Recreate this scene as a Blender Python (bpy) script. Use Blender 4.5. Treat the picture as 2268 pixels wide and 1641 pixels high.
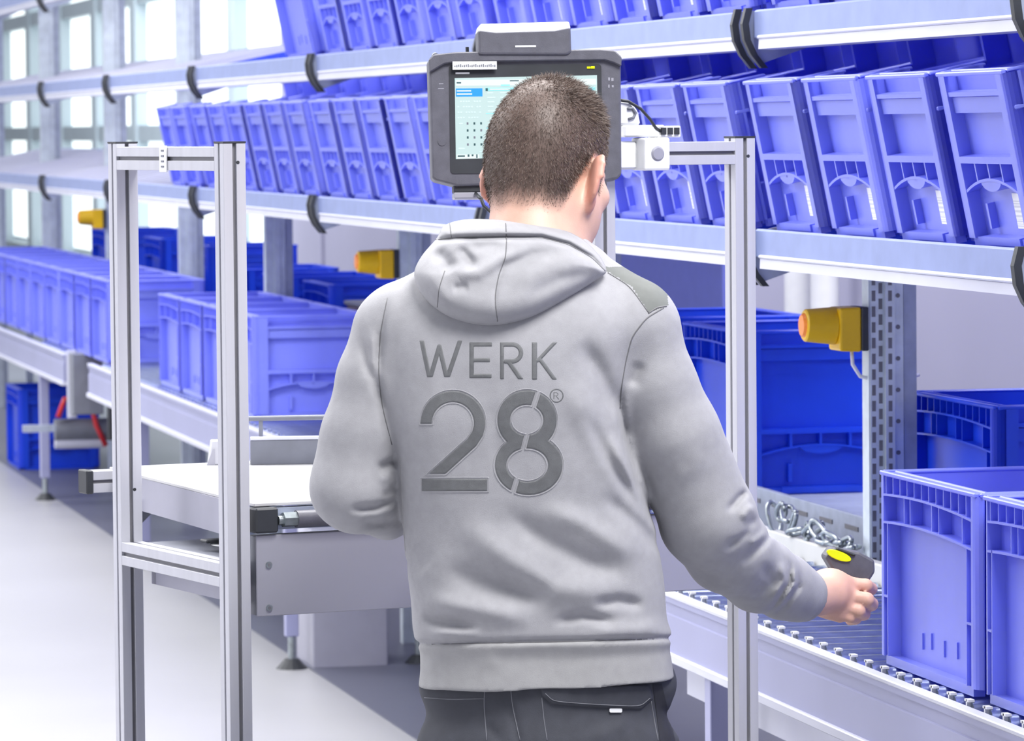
import bpy, bmesh, math, random
import numpy as np
from mathutils import Vector, Matrix
from mathutils.bvhtree import BVHTree

for o in list(bpy.data.objects):
    bpy.data.objects.remove(o, do_unlink=True)
scene = bpy.context.scene
COL = scene.collection
random.seed(5)
rng = np.random.default_rng(11)

# ------------------------------------------------------------------ camera
FPX, CAMH, CX, CY = 10000.0, 1.66, 1134.0, 820.5
PITCH = math.atan((CY - 282) / FPX)
ROLL = 0.009
Fv = Vector((0, math.cos(PITCH), -math.sin(PITCH)))
R0 = Vector((1, 0, 0)); U0 = R0.cross(Fv)
Rv = R0 * math.cos(ROLL) - U0 * math.sin(ROLL)
Uv = U0 * math.cos(ROLL) + R0 * math.sin(ROLL)
CAMP = Vector((0, 0, CAMH))
cam_data = bpy.data.cameras.new('camera')
cam = bpy.data.objects.new('camera', cam_data); COL.objects.link(cam)
cam.matrix_world = Matrix(((Rv.x, Uv.x, -Fv.x, CAMP.x), (Rv.y, Uv.y, -Fv.y, CAMP.y), (Rv.z, Uv.z, -Fv.z, CAMP.z), (0, 0, 0, 1)))
cam_data.sensor_width = 36.0
cam_data.lens = 36.0 * FPX / 2268.0
cam_data.clip_end = 300
cam_data.dof.use_dof = True
cam_data.dof.focus_distance = 7.3
cam_data.dof.aperture_fstop = 15.0
scene.camera = cam

# ------------------------------------------------------------------ world, lights, exposure
world = bpy.data.worlds.new('hall_light'); scene.world = world; world.use_nodes = True
bg = world.node_tree.nodes['Background']
bg.inputs[0].default_value = (0.86, 0.90, 1.0, 1); bg.inputs[1].default_value = 0.38
def area(name, loc, target, sx, sy, power, color=(1, 1, 1)):
    l = bpy.data.lights.new(name, 'AREA'); l.shape = 'RECTANGLE'; l.size = sx; l.size_y = sy; l.energy = power; l.color = color
    o = bpy.data.objects.new(name, l); COL.objects.link(o); o.location = loc
    o.rotation_euler = (Vector(target) - Vector(loc)).to_track_quat('-Z', 'Y').to_euler()
    return o
area('overhead_light', (1.5, 5.0, 5.2), (0.15, 7.2, 0.9), 2.4, 1.8, 310, (1, 0.985, 0.96))
area('overhead_light', (-2.4, 9.8, 5.2), (0.2, 10.3, 0.9), 2.2, 6.0, 370, (1, 0.99, 0.98))
area('overhead_light', (2.6, 10.5, 5.6), (1.6, 10.5, 1.0), 2.0, 7.0, 700, (1, 0.99, 0.98))  # added above the rack so light glows blue through the crates
area('overhead_light', (-3.8, 17.5, 5.4), (-1.6, 18.0, 0.8), 2.5, 8.0, 520, (1, 0.99, 0.99))
area('overhead_light', (-6.0, 28.0, 5.8), (-4.2, 29.0, 0.8), 3.0, 10.0, 800, (0.98, 0.99, 1))
scene.view_settings.view_transform = 'Standard'
scene.view_settings.look = 'None'
scene.view_settings.gamma = 1.0
scene.view_settings.use_curve_mapping = False
scene.view_settings.exposure = 0.36

# ------------------------------------------------------------------ coordinates
def ray(x, y):
    return Rv * ((x - CX) / FPX) + Uv * ((CY - y) / FPX) + Fv
def at_y(x, y, Y):
    r = ray(x, y); return CAMP + r * (Y / r.y)
def on_z(x, y, z):
    r = ray(x, y); return CAMP + r * ((z - CAMH) / r.z)
_vp = ray(-1077, 300)
PSI = math.atan2(-_vp.x, _vp.y)                 # direction of the rack and the conveyor
UD = Vector((math.sin(PSI), -math.cos(PSI), 0)); ND = Vector((math.cos(PSI), math.sin(PSI), 0))
RZ = PSI - math.pi / 2                          # local x runs along the rack, local y into it
def RK(u, v, z): return UD * u + ND * v + Vector((0, 0, z))
PS = math.radians(26.3)                         # the packing station stands at an angle to the rack
MD = Vector((math.cos(PS), math.sin(PS), 0)); ED = Vector((-math.sin(PS), math.cos(PS), 0))
P0 = Vector((-0.465, 7.5, 0))
def ST(x, y, z): return P0 + MD * x + ED * y + Vector((0, 0, z))

# ------------------------------------------------------------------ materials
MATS = {}
def mat(name, col, rough=0.5, metal=0.0, var=0.06, scale=18.0, bump=0.0, bscale=None, emit=None, spec=None, stretch=None, coat=0.0, sheen=0.0):
    m = bpy.data.materials.new(name); m.use_nodes = True
    nt = m.node_tree; b = nt.nodes['Principled BSDF']
    b.inputs['Roughness'].default_value = rough; b.inputs['Metallic'].default_value = metal
    if spec is not None: b.inputs['Specular IOR Level'].default_value = spec
    if coat: b.inputs['Coat Weight'].default_value = coat; b.inputs['Coat Roughness'].default_value = 0.3
    if sheen: b.inputs['Sheen Weight'].default_value = sheen
    tc = nt.nodes.new('ShaderNodeTexCoord'); mp = nt.nodes.new('ShaderNodeMapping')
    nt.links.new(tc.outputs['Object'], mp.inputs['Vector'])
    if stretch: mp.inputs['Scale'].default_value = stretch
    nz = nt.nodes.new('ShaderNodeTexNoise'); nz.inputs['Scale'].default_value = scale; nz.inputs['Detail'].default_value = 4
    nt.links.new(mp.outputs[0], nz.inputs['Vector'])
    rp = nt.nodes.new('ShaderNodeValToRGB')
    rp.color_ramp.elements[0].position = 0.3; rp.color_ramp.elements[1].position = 0.7
    rp.color_ramp.elements[0].color = tuple(c * (1 - var) for c in col) + (1,)
    rp.color_ramp.elements[1].color = tuple(min(1, c * (1 + var)) for c in col) + (1,)
    nt.links.new(nz.outputs[0], rp.inputs[0]); nt.links.new(rp.outputs[0], b.inputs['Base Color'])
    if bump:
        n2 = nt.nodes.new('ShaderNodeTexNoise'); n2.inputs['Scale'].default_value = bscale or scale * 6; n2.inputs['Detail'].default_value = 3
        nt.links.new(mp.outputs[0], n2.inputs['Vector'])
        bp = nt.nodes.new('ShaderNodeBump'); bp.inputs['Strength'].default_value = bump; bp.inputs['Distance'].default_value = 0.002
        nt.links.new(n2.outputs[0], bp.inputs['Height']); nt.links.new(bp.outputs[0], b.inputs['Normal'])
    if emit:
        b.inputs['Emission Color'].default_value = tuple(emit[:3]) + (1,); b.inputs['Emission Strength'].default_value = emit[3]
    MATS[name] = m
    return m
mat('floor_coating', (0.35, 0.35, 0.37), 0.38, var=0.04, scale=1.2, bump=0.05)
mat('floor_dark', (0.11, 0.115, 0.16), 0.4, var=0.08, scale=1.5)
mat('bounce_white', (0.80, 0.80, 0.82), 0.6, var=0.03, scale=1)
mat('wall_paint', (0.40, 0.395, 0.53), 0.7, var=0.04, scale=0.8)
mat('facade_frame', (0.42, 0.50, 0.56), 0.5, var=0.06, scale=2)
mat('daylight_pane', (0.8, 0.85, 0.85), 0.2, emit=(0.93, 1.0, 0.97, 1.0))
mat('blue_plastic', (0.225, 0.27, 0.92), 0.38, var=0.07, scale=7, spec=1.0, coat=0.5)
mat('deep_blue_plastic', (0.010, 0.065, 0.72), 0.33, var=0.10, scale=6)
def translucent(name, col, fac):
    # thin polypropylene walls let some light through
    nt = MATS[name].node_tree; b = nt.nodes['Principled BSDF']; out = nt.nodes['Material Output']
    tr = nt.nodes.new('ShaderNodeBsdfTranslucent'); tr.inputs[0].default_value = col + (1,)
    mx = nt.nodes.new('ShaderNodeMixShader'); mx.inputs[0].default_value = fac
    nt.links.new(b.outputs[0], mx.inputs[1]); nt.links.new(tr.outputs[0], mx.inputs[2]); nt.links.new(mx.outputs[0], out.inputs['Surface'])
translucent('blue_plastic', (0.01, 0.05, 0.98), 0.25)
translucent('deep_blue_plastic', (0.0, 0.05, 0.9), 0.25)
mat('galvanised', (0.27, 0.33, 0.60), 0.32, 0.35, var=0.07, scale=14, bump=0.05)
mat('upright_steel', (0.34, 0.38, 0.48), 0.42, 0.3, var=0.12, scale=24)
mat('upright_light', (0.58, 0.64, 0.70), 0.36, 0.35, var=0.10, scale=24)
mat('white_steel', (0.56, 0.57, 0.68), 0.35, 0.0, var=0.04, scale=5)
mat('rail_steel', (0.31, 0.32, 0.51), 0.34, 0.15, var=0.05, scale=3)
mat('roller_steel', (0.42, 0.48, 0.62), 0.22, 0.9, var=0.15, scale=40)
mat('cream_rail', (0.62, 0.62, 0.60), 0.45, 0.0, var=0.06, scale=6)
mat('aluminium', (0.53, 0.535, 0.59), 0.38, 0.25, var=0.05, scale=40, stretch=(1, 1, 0.04))
mat('groove_dark', (0.16, 0.16, 0.18), 0.5, 0.2, var=0.1)
mat('black_rubber', (0.025, 0.028, 0.035), 0.5, var=0.2)
mat('dark_grey_plastic', (0.10, 0.10, 0.125), 0.42, var=0.12, scale=60, bump=0.15, bscale=600)
mat('mid_grey_metal', (0.17, 0.18, 0.22), 0.45, 0.2, var=0.1)
mat('panel_white', (0.35, 0.35, 0.41), 0.36, 0.2, var=0.03, scale=3)
mat('table_white', (0.55, 0.55, 0.56), 0.3, var=0.02)
mat('side_lavender', (0.34, 0.34, 0.42), 0.4, 0.1, var=0.03)
mat('yellow_plastic', (0.78, 0.47, 0.0), 0.38, var=0.05)
mat('orange_lens', (0.95, 0.28, 0.03), 0.25, var=0.05)
mat('red_plastic', (0.55, 0.02, 0.03), 0.35, var=0.08)
mat('white_plastic', (0.76, 0.77, 0.79), 0.4, var=0.03)
mat('chain_steel', (0.36, 0.40, 0.42), 0.3, 0.8, var=0.2, scale=60)
mat('blue_sheet', (0.10, 0.12, 0.42), 0.5, var=0.05)
mat('brown_tray', (0.12, 0.09, 0.12), 0.5, var=0.1)
def label_mat():
    m = mat('label_paper', (0.82, 0.83, 0.86), 0.6, var=0.02)
    nt = m.node_tree; b = nt.nodes['Principled BSDF']
    tc = nt.nodes.new('ShaderNodeTexCoord'); nz = nt.nodes.new('ShaderNodeTexNoise'); nz.noise_dimensions = '1D'
    nz.inputs['Scale'].default_value = 240; nz.inputs['Detail'].default_value = 0
    sp = nt.nodes.new('ShaderNodeSeparateXYZ'); nt.links.new(tc.outputs['Object'], sp.inputs[0]); nt.links.new(sp.outputs[2], nz.inputs['W'])
    rp = nt.nodes.new('ShaderNodeValToRGB'); rp.color_ramp.interpolation = 'CONSTANT'
    rp.color_ramp.elements[0].color = (0.60, 0.62, 0.68, 1); rp.color_ramp.elements[1].color = (0.82, 0.83, 0.86, 1); rp.color_ramp.elements[1].position = 0.47
    nt.links.new(nz.outputs[0], rp.inputs[0]); nt.links.new(rp.outputs[0], b.inputs['Base Color'])
label_mat()

# ------------------------------------------------------------------ mesh building
class MB:
    def __init__(s): s.v = []; s.f = []
    def add(s, vs, fs):
        k = len(s.v); s.v += [tuple(p) for p in vs]; s.f += [tuple(i + k for i in f) for f in fs]; return s
    def box(s, x0, x1, y0, y1, z0, z1):
        return s.add([(x0, y0, z0), (x1, y0, z0), (x1, y1, z0), (x0, y1, z0), (x0, y0, z1), (x1, y0, z1), (x1, y1, z1), (x0, y1, z1)],
                     [(0, 3, 2, 1), (4, 5, 6, 7), (0, 1, 5, 4), (1, 2, 6, 5), (2, 3, 7, 6), (3, 0, 4, 7)])
    def hexa(s, pts):
        return s.add(pts, [(0, 3, 2, 1), (4, 5, 6, 7), (0, 1, 5, 4), (1, 2, 6, 5), (2, 3, 7, 6), (3, 0, 4, 7)])
    def prism(s, poly, a, b, axis='x'):
        n = len(poly)
        def P(p, t): return {'x': (t, p[0], p[1]), 'y': (p[0], t, p[1]), 'z': (p[0], p[1], t)}[axis]
        vs = [P(p, a) for p in poly] + [P(p, b) for p in poly]
        fs = [tuple(range(n))[::-1], tuple(range(n, 2 * n))] + [(i, (i + 1) % n, n + (i + 1) % n, n + i) for i in range(n)]
        return s.add(vs, fs)
    def cyl(s, p0, p1, r, n=12, r1=None):
        p0 = Vector(p0); p1 = Vector(p1); d = (p1 - p0).normalized(); r1 = r if r1 is None else r1
        a = d.orthogonal().normalized(); b = d.cross(a)
        vs = []
        for c, q in ((p0, r), (p1, r1)):
            for i in range(n):
                t = 2 * math.pi * i / n; vs.append(c + a * (q * math.cos(t)) + b * (q * math.sin(t)))
        fs = [tuple(range(n))[::-1], tuple(range(n, 2 * n))] + [(i, (i + 1) % n, n + (i + 1) % n, n + i) for i in range(n)]
        return s.add(vs, fs)
    def tube(s, path, r, n=8):
        P = [Vector(p) for p in path]; m = len(P); vs = []; a = None
        for i, p in enumerate(P):
            d = (P[min(i + 1, m - 1)] - P[max(i - 1, 0)]).normalized()
            a = (d.orthogonal() if a is None else (a - d * a.dot(d))).normalized(); b = d.cross(a)
            rr = r[i] if isinstance(r, (list, tuple)) else r
            for k in range(n):
                t = 2 * math.pi * k / n; vs.append(p + a * (rr * math.cos(t)) + b * (rr * math.sin(t)))
        fs = [(i * n + k, i * n + (k + 1) % n, (i + 1) * n + (k + 1) % n, (i + 1) * n + k) for i in range(m - 1) for k in range(n)]
        fs += [tuple(range(n))[::-1], tuple(range((m - 1) * n, m * n))]
        return s.add(vs, fs)
    def mesh(s, name, m, smooth=False, bevel=0.0, seg=1):
        me = bpy.data.meshes.new(name); me.from_pydata(s.v, [], s.f)
        bm = bmesh.new(); bm.from_mesh(me)
        if bevel:
            es = [e for e in bm.edges if len(e.link_faces) == 2 and e.calc_face_angle(0) > 0.5]
            bmesh.ops.bevel(bm, geom=es, offset=bevel, segments=seg, affect='EDGES', profile=0.5, clamp_overlap=True)
        bmesh.ops.recalc_face_normals(bm, faces=bm.faces)
        bm.to_mesh(me); bm.free()
        me.materials.append(MATS[m] if isinstance(m, str) else m)
        if smooth:
            me.shade_smooth()
            if smooth == 'auto': me.set_sharp_from_angle(angle=0.6)
        me.update(); return me
    def obj(s, name, m, parent=None, loc=(0, 0, 0), rot=(0, 0, 0), smooth=False, bevel=0.0, seg=1):
        return link(name, s.mesh(name, m, smooth, bevel, seg), parent, loc, rot)
def link(name, me, parent=None, loc=(0, 0, 0), rot=(0, 0, 0)):
    o = bpy.data.objects.new(name, me); COL.objects.link(o); o.location = loc; o.rotation_euler = rot
    if parent: o.parent = parent
    return o
def tag(o, label, cat, group=None):
    o['label'] = label; o['category'] = cat
    if group: o['group'] = group
    return o
def thing(name, label, cat, loc=(0, 0, 0), rot=(0, 0, 0), group=None):
    return tag(link(name, None, None, loc, rot), label, cat, group)
def struct(o): o['kind'] = 'structure'; return o

# ================================================================== the setting
struct(MB().box(-14, 14, -2, 90, -0.1, 0).obj('floor', 'floor_coating'))
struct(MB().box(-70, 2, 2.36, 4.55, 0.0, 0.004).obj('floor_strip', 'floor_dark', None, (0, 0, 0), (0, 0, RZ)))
# back wall of the hall behind the rack, then a glazed facade further down
V_WALL = 4.6
wb = struct(MB().box(-27.4, -2.0, 0, 0.2, 0, 4.2).obj('wall_back', 'wall_paint', None, RK(0, V_WALL, 0), (0, 0, RZ)))
for k in range(9):      # joints of the wall sheets
    MB().box(-26 + k * 2.6, -25.93 + k * 2.6, -0.02, 0, 0, 4.2).obj('wall_rib', 'wall_paint', wb)
wf = struct(MB().box(-75, -27.4, 0.25, 0.4, 0, 0.55).obj('wall_facade', 'facade_frame', None, RK(0, V_WALL, 0), (0, 0, RZ)))
struct(MB().box(-70, 3, -0.2, 0, 0, 4.6).obj('bounce_wall', 'bounce_white', None, RK(0, -3.6, 0), (0, 0, RZ)))  # unseen white wall, added to bounce light onto the crate fronts
x = -75.0; wn = 0
me_pane = MB().box(0.12, 2.28, 0.1, 0.12, 0.0, 0.92).mesh('pane', 'daylight_pane')
me_post = MB().box(-0.14, 0.14, 0, 0.25, 0.5, 4.8).mesh('mullion', 'facade_frame', bevel=0.01)
while x < -28.5:
    wn += 1
    w = struct(MB().box(0.0, 2.4, 0.0, 0.22, 0.5, 0.62).obj('window_%d' % wn, 'facade_frame', None, RK(x, V_WALL, 0), (0, 0, RZ)))
    link('mullion', me_post, w)
    for k in range(4):
        link('pane', me_pane, w, (0, 0, 0.66 + k * 1.04))
        MB().box(0.0, 2.4, 0.02, 0.2, 1.58 + k * 1.04, 1.70 + k * 1.04).obj('transom', 'facade_frame', w)
    x += 2.4

# ================================================================== crates
def arc_strip(mb, mapf, pts, th, d0, d1):
    for (a, b) in zip(pts[:-1], pts[1:]):
        q = []
        for d in (d0, d1):
            q += [mapf(a[0], d, a[1] - th), mapf(b[0], d, b[1] - th), mapf(b[0], d, b[1]), mapf(a[0], d, a[1])]
        mb.hexa(q)
def crate_meshes(name, Lx, Ly, H, front, side, matname, dip=False):
    """open box: thin walls set back behind columns, rims and ribs; y = 0 is the front, x = Lx the near end"""
    W = 0.024; T = 0.004
    sh = MB(); rm = MB(); rb = MB(); lb = MB()
    sh.box(W, Lx - W, W, Ly - W, 0.006, 0.012)
    sh.box(W, Lx - W, W, W + T, 0.006, H - 0.002).box(W, Lx - W, Ly - W - T, Ly - W, 0.006, H - 0.002)
    for xa in (W, Lx - W - T):
        if dip:      # side walls are lower between the ends
            sh.box(xa, xa + T, W, Ly - W, 0.006, H - 0.062)
            for ya, yb2 in ((0.0, 0.085), (Ly - 0.085, Ly)): sh.box(xa - 0.004, xa + T + 0.004, ya + 0.004, yb2 - 0.004, H - 0.07, H - 0.002)
        else: sh.box(xa, xa + T, W, Ly - W, 0.006, H - 0.002)
    maps = {'front': (lambda s, d, z: (s, d, z), Lx, front), 'back': (lambda s, d, z: (Lx - s, Ly - d, z), Lx, front),
            'near': (lambda s, d, z: (Lx - d, s, z), Ly, side), 'far': (lambda s, d, z: (d, Ly - s, z), Ly, side)}
    def bx(mb, mf, s0, s1, d0, d1, z0, z1):
        q = [mf(s, d, z) for z in (z0, z1) for (s, d) in ((s0, d0), (s1, d0), (s1, d1), (s0, d1))]
        mb.hexa(q)
    for key, (mf, w, kind) in maps.items():
        c = 0.050 if kind == 'short' else 0.030
        R = 0.020                                                       # corner columns with rounded corners
        for sg in (0, 1):
            pr = [(c, W), (c, 0.0)] + [(R - R * math.sin(a), R - R * math.cos(a)) for a in [math.pi / 2 * q / 4 for q in range(5)]] + [(0.0, W)]
            pr = [((w - s_) if sg else s_, d_) for s_, d_ in pr]
            q0 = len(sh.v); m_ = len(pr)
            sh.v += [mf(s_, d_, 0.014) for s_, d_ in pr] + [mf(s_, d_, H - 0.006) for s_, d_ in pr]
            sh.f += [tuple(q0 + i for i in range(m_)), tuple(q0 + m_ + i for i in range(m_))] + [(q0 + i, q0 + (i + 1) % m_, q0 + m_ + (i + 1) % m_, q0 + m_ + i) for i in range(m_)]
        low = dip and key in ('near', 'far'); zr = H - 0.062 if low else H
        if low:
            for sa, sb in ((R * 0.4, 0.088), (w - 0.088, w - R * 0.4)): bx(rm, mf, sa, sb, 0.004, W + 0.004, H - 0.006, H)
        bx(rm, mf, R * 0.4, w - R * 0.4, -0.001, 0.008, zr - 0.008, zr)   # rim
        bx(rm, mf, W, w - W, W - 0.002, W + 0.006, zr - 0.006, zr)
        if kind == 'long': bx(rm, mf, c, w - c, 0.008, W, zr - 0.008, zr - 0.002)
        bx(rb, mf, 0.03, w - 0.03, 0.004, W, 0.0, 0.016)                # base flange
        if kind == 'short':
            bx(rb, mf, c, w - c, 0.002, W, H - 0.044, H - 0.036)
            bx(rb, mf, c, w - c, 0.008, W, H - 0.074, H - 0.046)
            bx(rb, mf, c, w - c, 0.0, W, 0.148, 0.160)
            n = 4
            for k in range(1, n):
                s = c + (w - 2 * c) * k / n; bx(rb, mf, s - 0.003, s + 0.003, 0.002, W, 0.112, 0.149)
            pts = [(c + (w - 2 * c) * k / 10, 0.100 + 0.022 * (1 - ((k - 5) / 5) ** 2)) for k in range(11)]
            arc_strip(rb, mf, pts, 0.005, 0.001, W)
            m = w / 2                                                   # grip bump under the arch
            prof = [(m + 0.055 * math.cos(t), 0.118 - 0.020 * math.sin(t)) for t in [math.pi * k / 8 for k in range(9)]]
            q = len(rb.v); rb.v += [mf(p[0], 0.002, p[1]) for p in prof] + [mf(p[0], W, p[1]) for p in prof]
            rb.f += [tuple(q + i for i in range(9))] + [(q + i, q + i + 1, q + 9 + i + 1, q + 9 + i) for i in range(8)]
            bx(rb, mf, m - 0.10, m + 0.10, 0.0, W, 0.004, 0.018)
            bx(rb, mf, w * 0.30, w * 0.325, 0.010, W, 0.030, 0.075)
        elif low:
            for zz in (0.09, 0.17): bx(rb, mf, c, w - c, 0.0, W, zz, zz + 0.004)
        else:
            za = lambda s: H - 0.034 - 0.012 * ((s / w - 0.42) * 1.8) ** 2
            zb = lambda s: H - 0.082 - 0.012 * ((s / w - 0.42) * 1.8) ** 2
            for fz in (za, zb):
                arc_strip(rb, mf, [(c + (w - 2 * c) * k / 12, fz(c + (w - 2 * c) * k / 12)) for k in range(13)], 0.004, 0.0, W)
            for k in range(12):
                s = c + (w - 2 * c) * (k + 0.3) / 12; bx(rb, mf, s - 0.0015, s + 0.0015, 0.001, W, za(s) - 0.002, H - 0.006)
            for fr in (0.24, 0.31, 0.56, 0.64, 0.90):
                s = c + (w - 2 * c) * fr; bx(rb, mf, s - 0.0015, s + 0.0015, 0.001, W, zb(s) - 0.002, za(s))
            for s in (0.052, w - 0.055): bx(rb, mf, s - 0.0018, s + 0.0018, 0.0, W, 0.016, zb(s))
            bx(rb, mf, 0.03, 0.052, 0.0, W, 0.118, 0.122); bx(rb, mf, w - 0.055, w - 0.03, 0.0, W, 0.118, 0.122)
            for fr, zz in ((0.33, 0.055), (0.42, 0.06), (0.55, 0.055), (0.68, 0.06)):
                bx(rb, mf, w * fr - 0.004, w * fr + 0.004, W - 0.003, W, zz - 0.014, zz + 0.014)
    mf, w, kind = maps['front']
    if kind == 'short': bx(lb, mf, w * 0.60, w * 0.70, W - 0.0015, W, 0.030, 0.092)
    else: bx(lb, mf, w * 0.845, w * 0.885, W - 0.0015, W, 0.085, 0.150)
    mn, wn_, kn = maps['near']
    if kn == 'short': bx(lb, mn, wn_ * 0.36, wn_ * 0.53, W - 0.0015, W, H - 0.070, H - 0.047)
    return (sh.mesh('shell', matname, bevel=0.0), rm.mesh('rim', matname, bevel=0.002), rb.mesh('ribs', matname), lb.mesh('label_sticker', 'label_paper'))
def place_crate(meshes, label, loc, rot=(0, 0, 0), group=None, name='storage_crate', sticker=True):
    o = tag(link(name, meshes[0], None, loc, rot), label, 'crate', group)
    link('rim', meshes[1], o); link('ribs', meshes[2], o)
    if sticker: link('label_sticker', meshes[3], o)
    return o
CR_SHELF = crate_meshes('shelf', 0.378, 0.59, 0.31, 'short', 'long', 'blue_plastic', True)
CR_SIDE = crate_meshes('sideways', 0.59, 0.392, 0.31, 'long', 'short', 'blue_plastic')
CR_CONV = crate_meshes('conv', 0.545, 0.40, 0.338, 'long', 'short', 'blue_plastic')
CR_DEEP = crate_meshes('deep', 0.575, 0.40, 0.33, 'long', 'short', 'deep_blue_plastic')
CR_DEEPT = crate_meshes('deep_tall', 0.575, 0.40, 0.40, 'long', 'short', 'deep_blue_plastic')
ORD = ['first', 'second', 'third', 'fourth', 'fifth', 'sixth', 'seventh', 'eighth', 'ninth', 'tenth', 'eleventh', 'twelfth']
TILT = math.radians(11.5)
BAYS = [(-8.90, -7.20), (-11.48, -8.98), (-14.04, -11.54), (-16.60, -14.10), (-19.08, -16.68), (-21.50, -19.16), (-24.2, -21.6), (-27.0, -24.3)]
BAYNAME = ['bay at the right photo edge', 'bay behind the grey terminal', 'bay just left of the terminal', 'bay above the left frame', 'nearly empty bay at far left', '', '', '']
LEVELS = [('middle', 1.443), ('top', 1.888)]
for lname, zl in LEVELS:
    for b, (u0, u1) in enumerate(BAYS[:5]):
        n = int((u1 - u0) / 0.40 + 0.15)
        if lname == 'middle' and b == 4: spots = [u1 - 0.80, u1 - 0.40]
        elif lname == 'top' and b >= 3: continue
        else:
            pitch = (u1 - u0) / n; spots = [u0 + pitch * k + (pitch - 0.378) / 2 for k in range(n)]
        for k, u in enumerate(spots):
            which = ORD[len(spots) - 1 - k]
            place_crate(CR_SHELF, '%s tilted crate from the right, %s shelf %s' % (which, lname, BAYNAME[b]),
                        RK(u, 2.500, zl + 0.002), (TILT, 0, RZ), 'tilted crates on the flow rack')
place_crate(CR_SIDE, 'wide light blue crate turned sideways at the left end of the top shelf', RK(-14.78, 2.500, 1.89), (TILT, 0, RZ), 'tilted crates on the flow rack')

# ================================================================== flow rack: tilted shelves in bays, and uprights
RR = (0, 0, RZ)
ct, st_ = math.cos(TILT), math.sin(TILT)
def tilted(mb, x0, x1, y0, y1, z0, z1):
    q = []
    for z in (z0, z1):
        for (x, y) in ((x0, y0), (x1, y0), (x1, y1), (x0, y1)):
            q.append((x, y * ct - z * st_, y * st_ + z * ct))
    mb.hexa(q)
HOOK = [(-0.020, 0.010), (-0.028, -0.022), (-0.024, -0.055), (-0.010, -0.085), (0.012, -0.112)]
def bracket(parent, x):
    pl = MB().prism([(-0.018, 0.005), (-0.022, -0.03), (-0.016, -0.065), (0.010, -0.102), (0.10, -0.072), (0.16, -0.045), (0.16, 0.0)], x - 0.002, x + 0.002)
    pl.obj('bracket_plate', 'upright_steel', parent)
    mb = MB()
    for a, b in zip(HOOK[:-1], HOOK[1:]):
        mb.hexa([(x - 0.009, a[0] - 0.007, a[1]), (x + 0.009, a[0] - 0.007, a[1]), (x + 0.009, a[0] + 0.007, a[1]), (x - 0.009, a[0] + 0.007, a[1]),
                 (x - 0.009, b[0] - 0.007, b[1]), (x + 0.009, b[0] - 0.007, b[1]), (x + 0.009, b[0] + 0.007, b[1]), (x - 0.009, b[0] + 0.007, b[1])])
    mb.obj('rubber_edge', 'black_rubber', parent)
def flow_shelf(lname, zl, u0, u1, label, tracks=True):
    L = u1 - u0
    t = thing('flow_shelf', label, 'shelf', RK(u0, 2.48, zl), RR, 'tilted flow rack shelves')
    MB().prism([(0.0, 0.004), (-0.006, 0.006), (-0.011, 0.002), (-0.011, -0.050), (-0.004, -0.054), (0.0, -0.050)], 0.012, L - 0.012).obj('front_beam', 'galvanised', t)
    pr = [(-0.004, -0.046)] + [(-0.011 - 0.005 * math.sin(a), -0.050 + 0.004 * math.cos(a)) for a in [math.pi * k / 6 for k in range(7)]] + [(-0.012, -0.0545), (-0.013, -0.074), (0.018, -0.076), (0.018, -0.071), (-0.004, -0.068)]
    MB().prism(pr, 0.05, L - 0.03).obj('front_strip', 'white_steel', t, smooth='auto')
    MB().box(0, L, 0.60, 0.63, 0.06, 0.12).obj('back_beam', 'galvanised', t)
    for xx in (0.004, L - 0.016):
        mb = MB(); tilted(mb, xx, xx + 0.012, 0.01, 0.64, -0.055, -0.006); mb.obj('side_rail', 'white_steel', t)
    n = max(2, int(L / 0.205))
    if tracks:
        for k in range(n):
            x = (k + 0.5) * L / n
            mb = MB(); tilted(mb, x - 0.014, x + 0.014, 0.0, 0.62, -0.022, -0.003); mb.obj('roller_track', 'deep_blue_plastic' if u0 > -16.65 and zl < 2.2 else 'white_steel', t)
    bracket(t, 0.0); bracket(t, L)
    return t
SHELFPOS = ['at the right edge of the photo', 'behind the terminal and the worker', 'left of the terminal', 'above the left aluminium frame post', 'empty on the left, fifth bay from the right',
            'empty on the left, sixth bay from the right', 'empty on the far left, seventh bay', 'empty on the far left, last bay']
for lname, zl in LEVELS + [('highest', 2.34)]:
    for b, (u0, u1) in enumerate(BAYS):
        if lname == 'highest' and b < 3: continue
        flow_shelf(lname, zl, u0, u1, 'galvanised %s level flow shelf %s' % (lname, SHELFPOS[b]))
flow_shelf('middle', 1.443, -7.12, -6.0, 'cut off end of middle level shelf at the right photo edge', False)
flow_shelf('top', 1.888, -7.12, -6.0, 'cut off end of top level shelf at the right photo edge', False)

me_web = MB().box(-0.003, 0.0, 0.0, 0.072, 0, 3.3).box(-0.05, -0.003, -0.003, 0.0, 0, 3.3).box(-0.05, -0.003, 0.069, 0.072, 0, 3.3).box(0.0, 0.010, 0.030, 0.050, 0, 3.3).mesh('web', 'upright_light')
me_web_low = MB().box(-0.003, 0.0, 0.0, 0.072, 0, 1.385).box(-0.05, -0.003, -0.003, 0.0, 0, 1.385).box(-0.05, -0.003, 0.069, 0.072, 0, 1.385).box(0.0, 0.010, 0.030, 0.050, 0, 1.385).mesh('web', 'upright_light')
me_slot = MB().box(0.0, 0.0008, -0.004, 0.004, -0.011, 0.011).mesh('slot', 'groove_dark')
me_hole = MB().cyl((0, 0, 0), (0.0008, 0, 0), 0.005, 10).mesh('hole', 'groove_dark')
UPR = [-6.5, -9.06, -11.65, -14.2, -16.84, -19.10, -21.54, -24.23, -27.06]
UPN = ['out at the right photo edge', 'carrying the large yellow switch at right', 'hidden behind the worker', 'carrying the yellow switch beside the hood', 'standing right of the left aluminium frame', 'seen inside the left aluminium frame',
       'carrying the far left yellow switch', 'second from the left photo edge', 'nearest the left photo edge']
uprights = []
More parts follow.
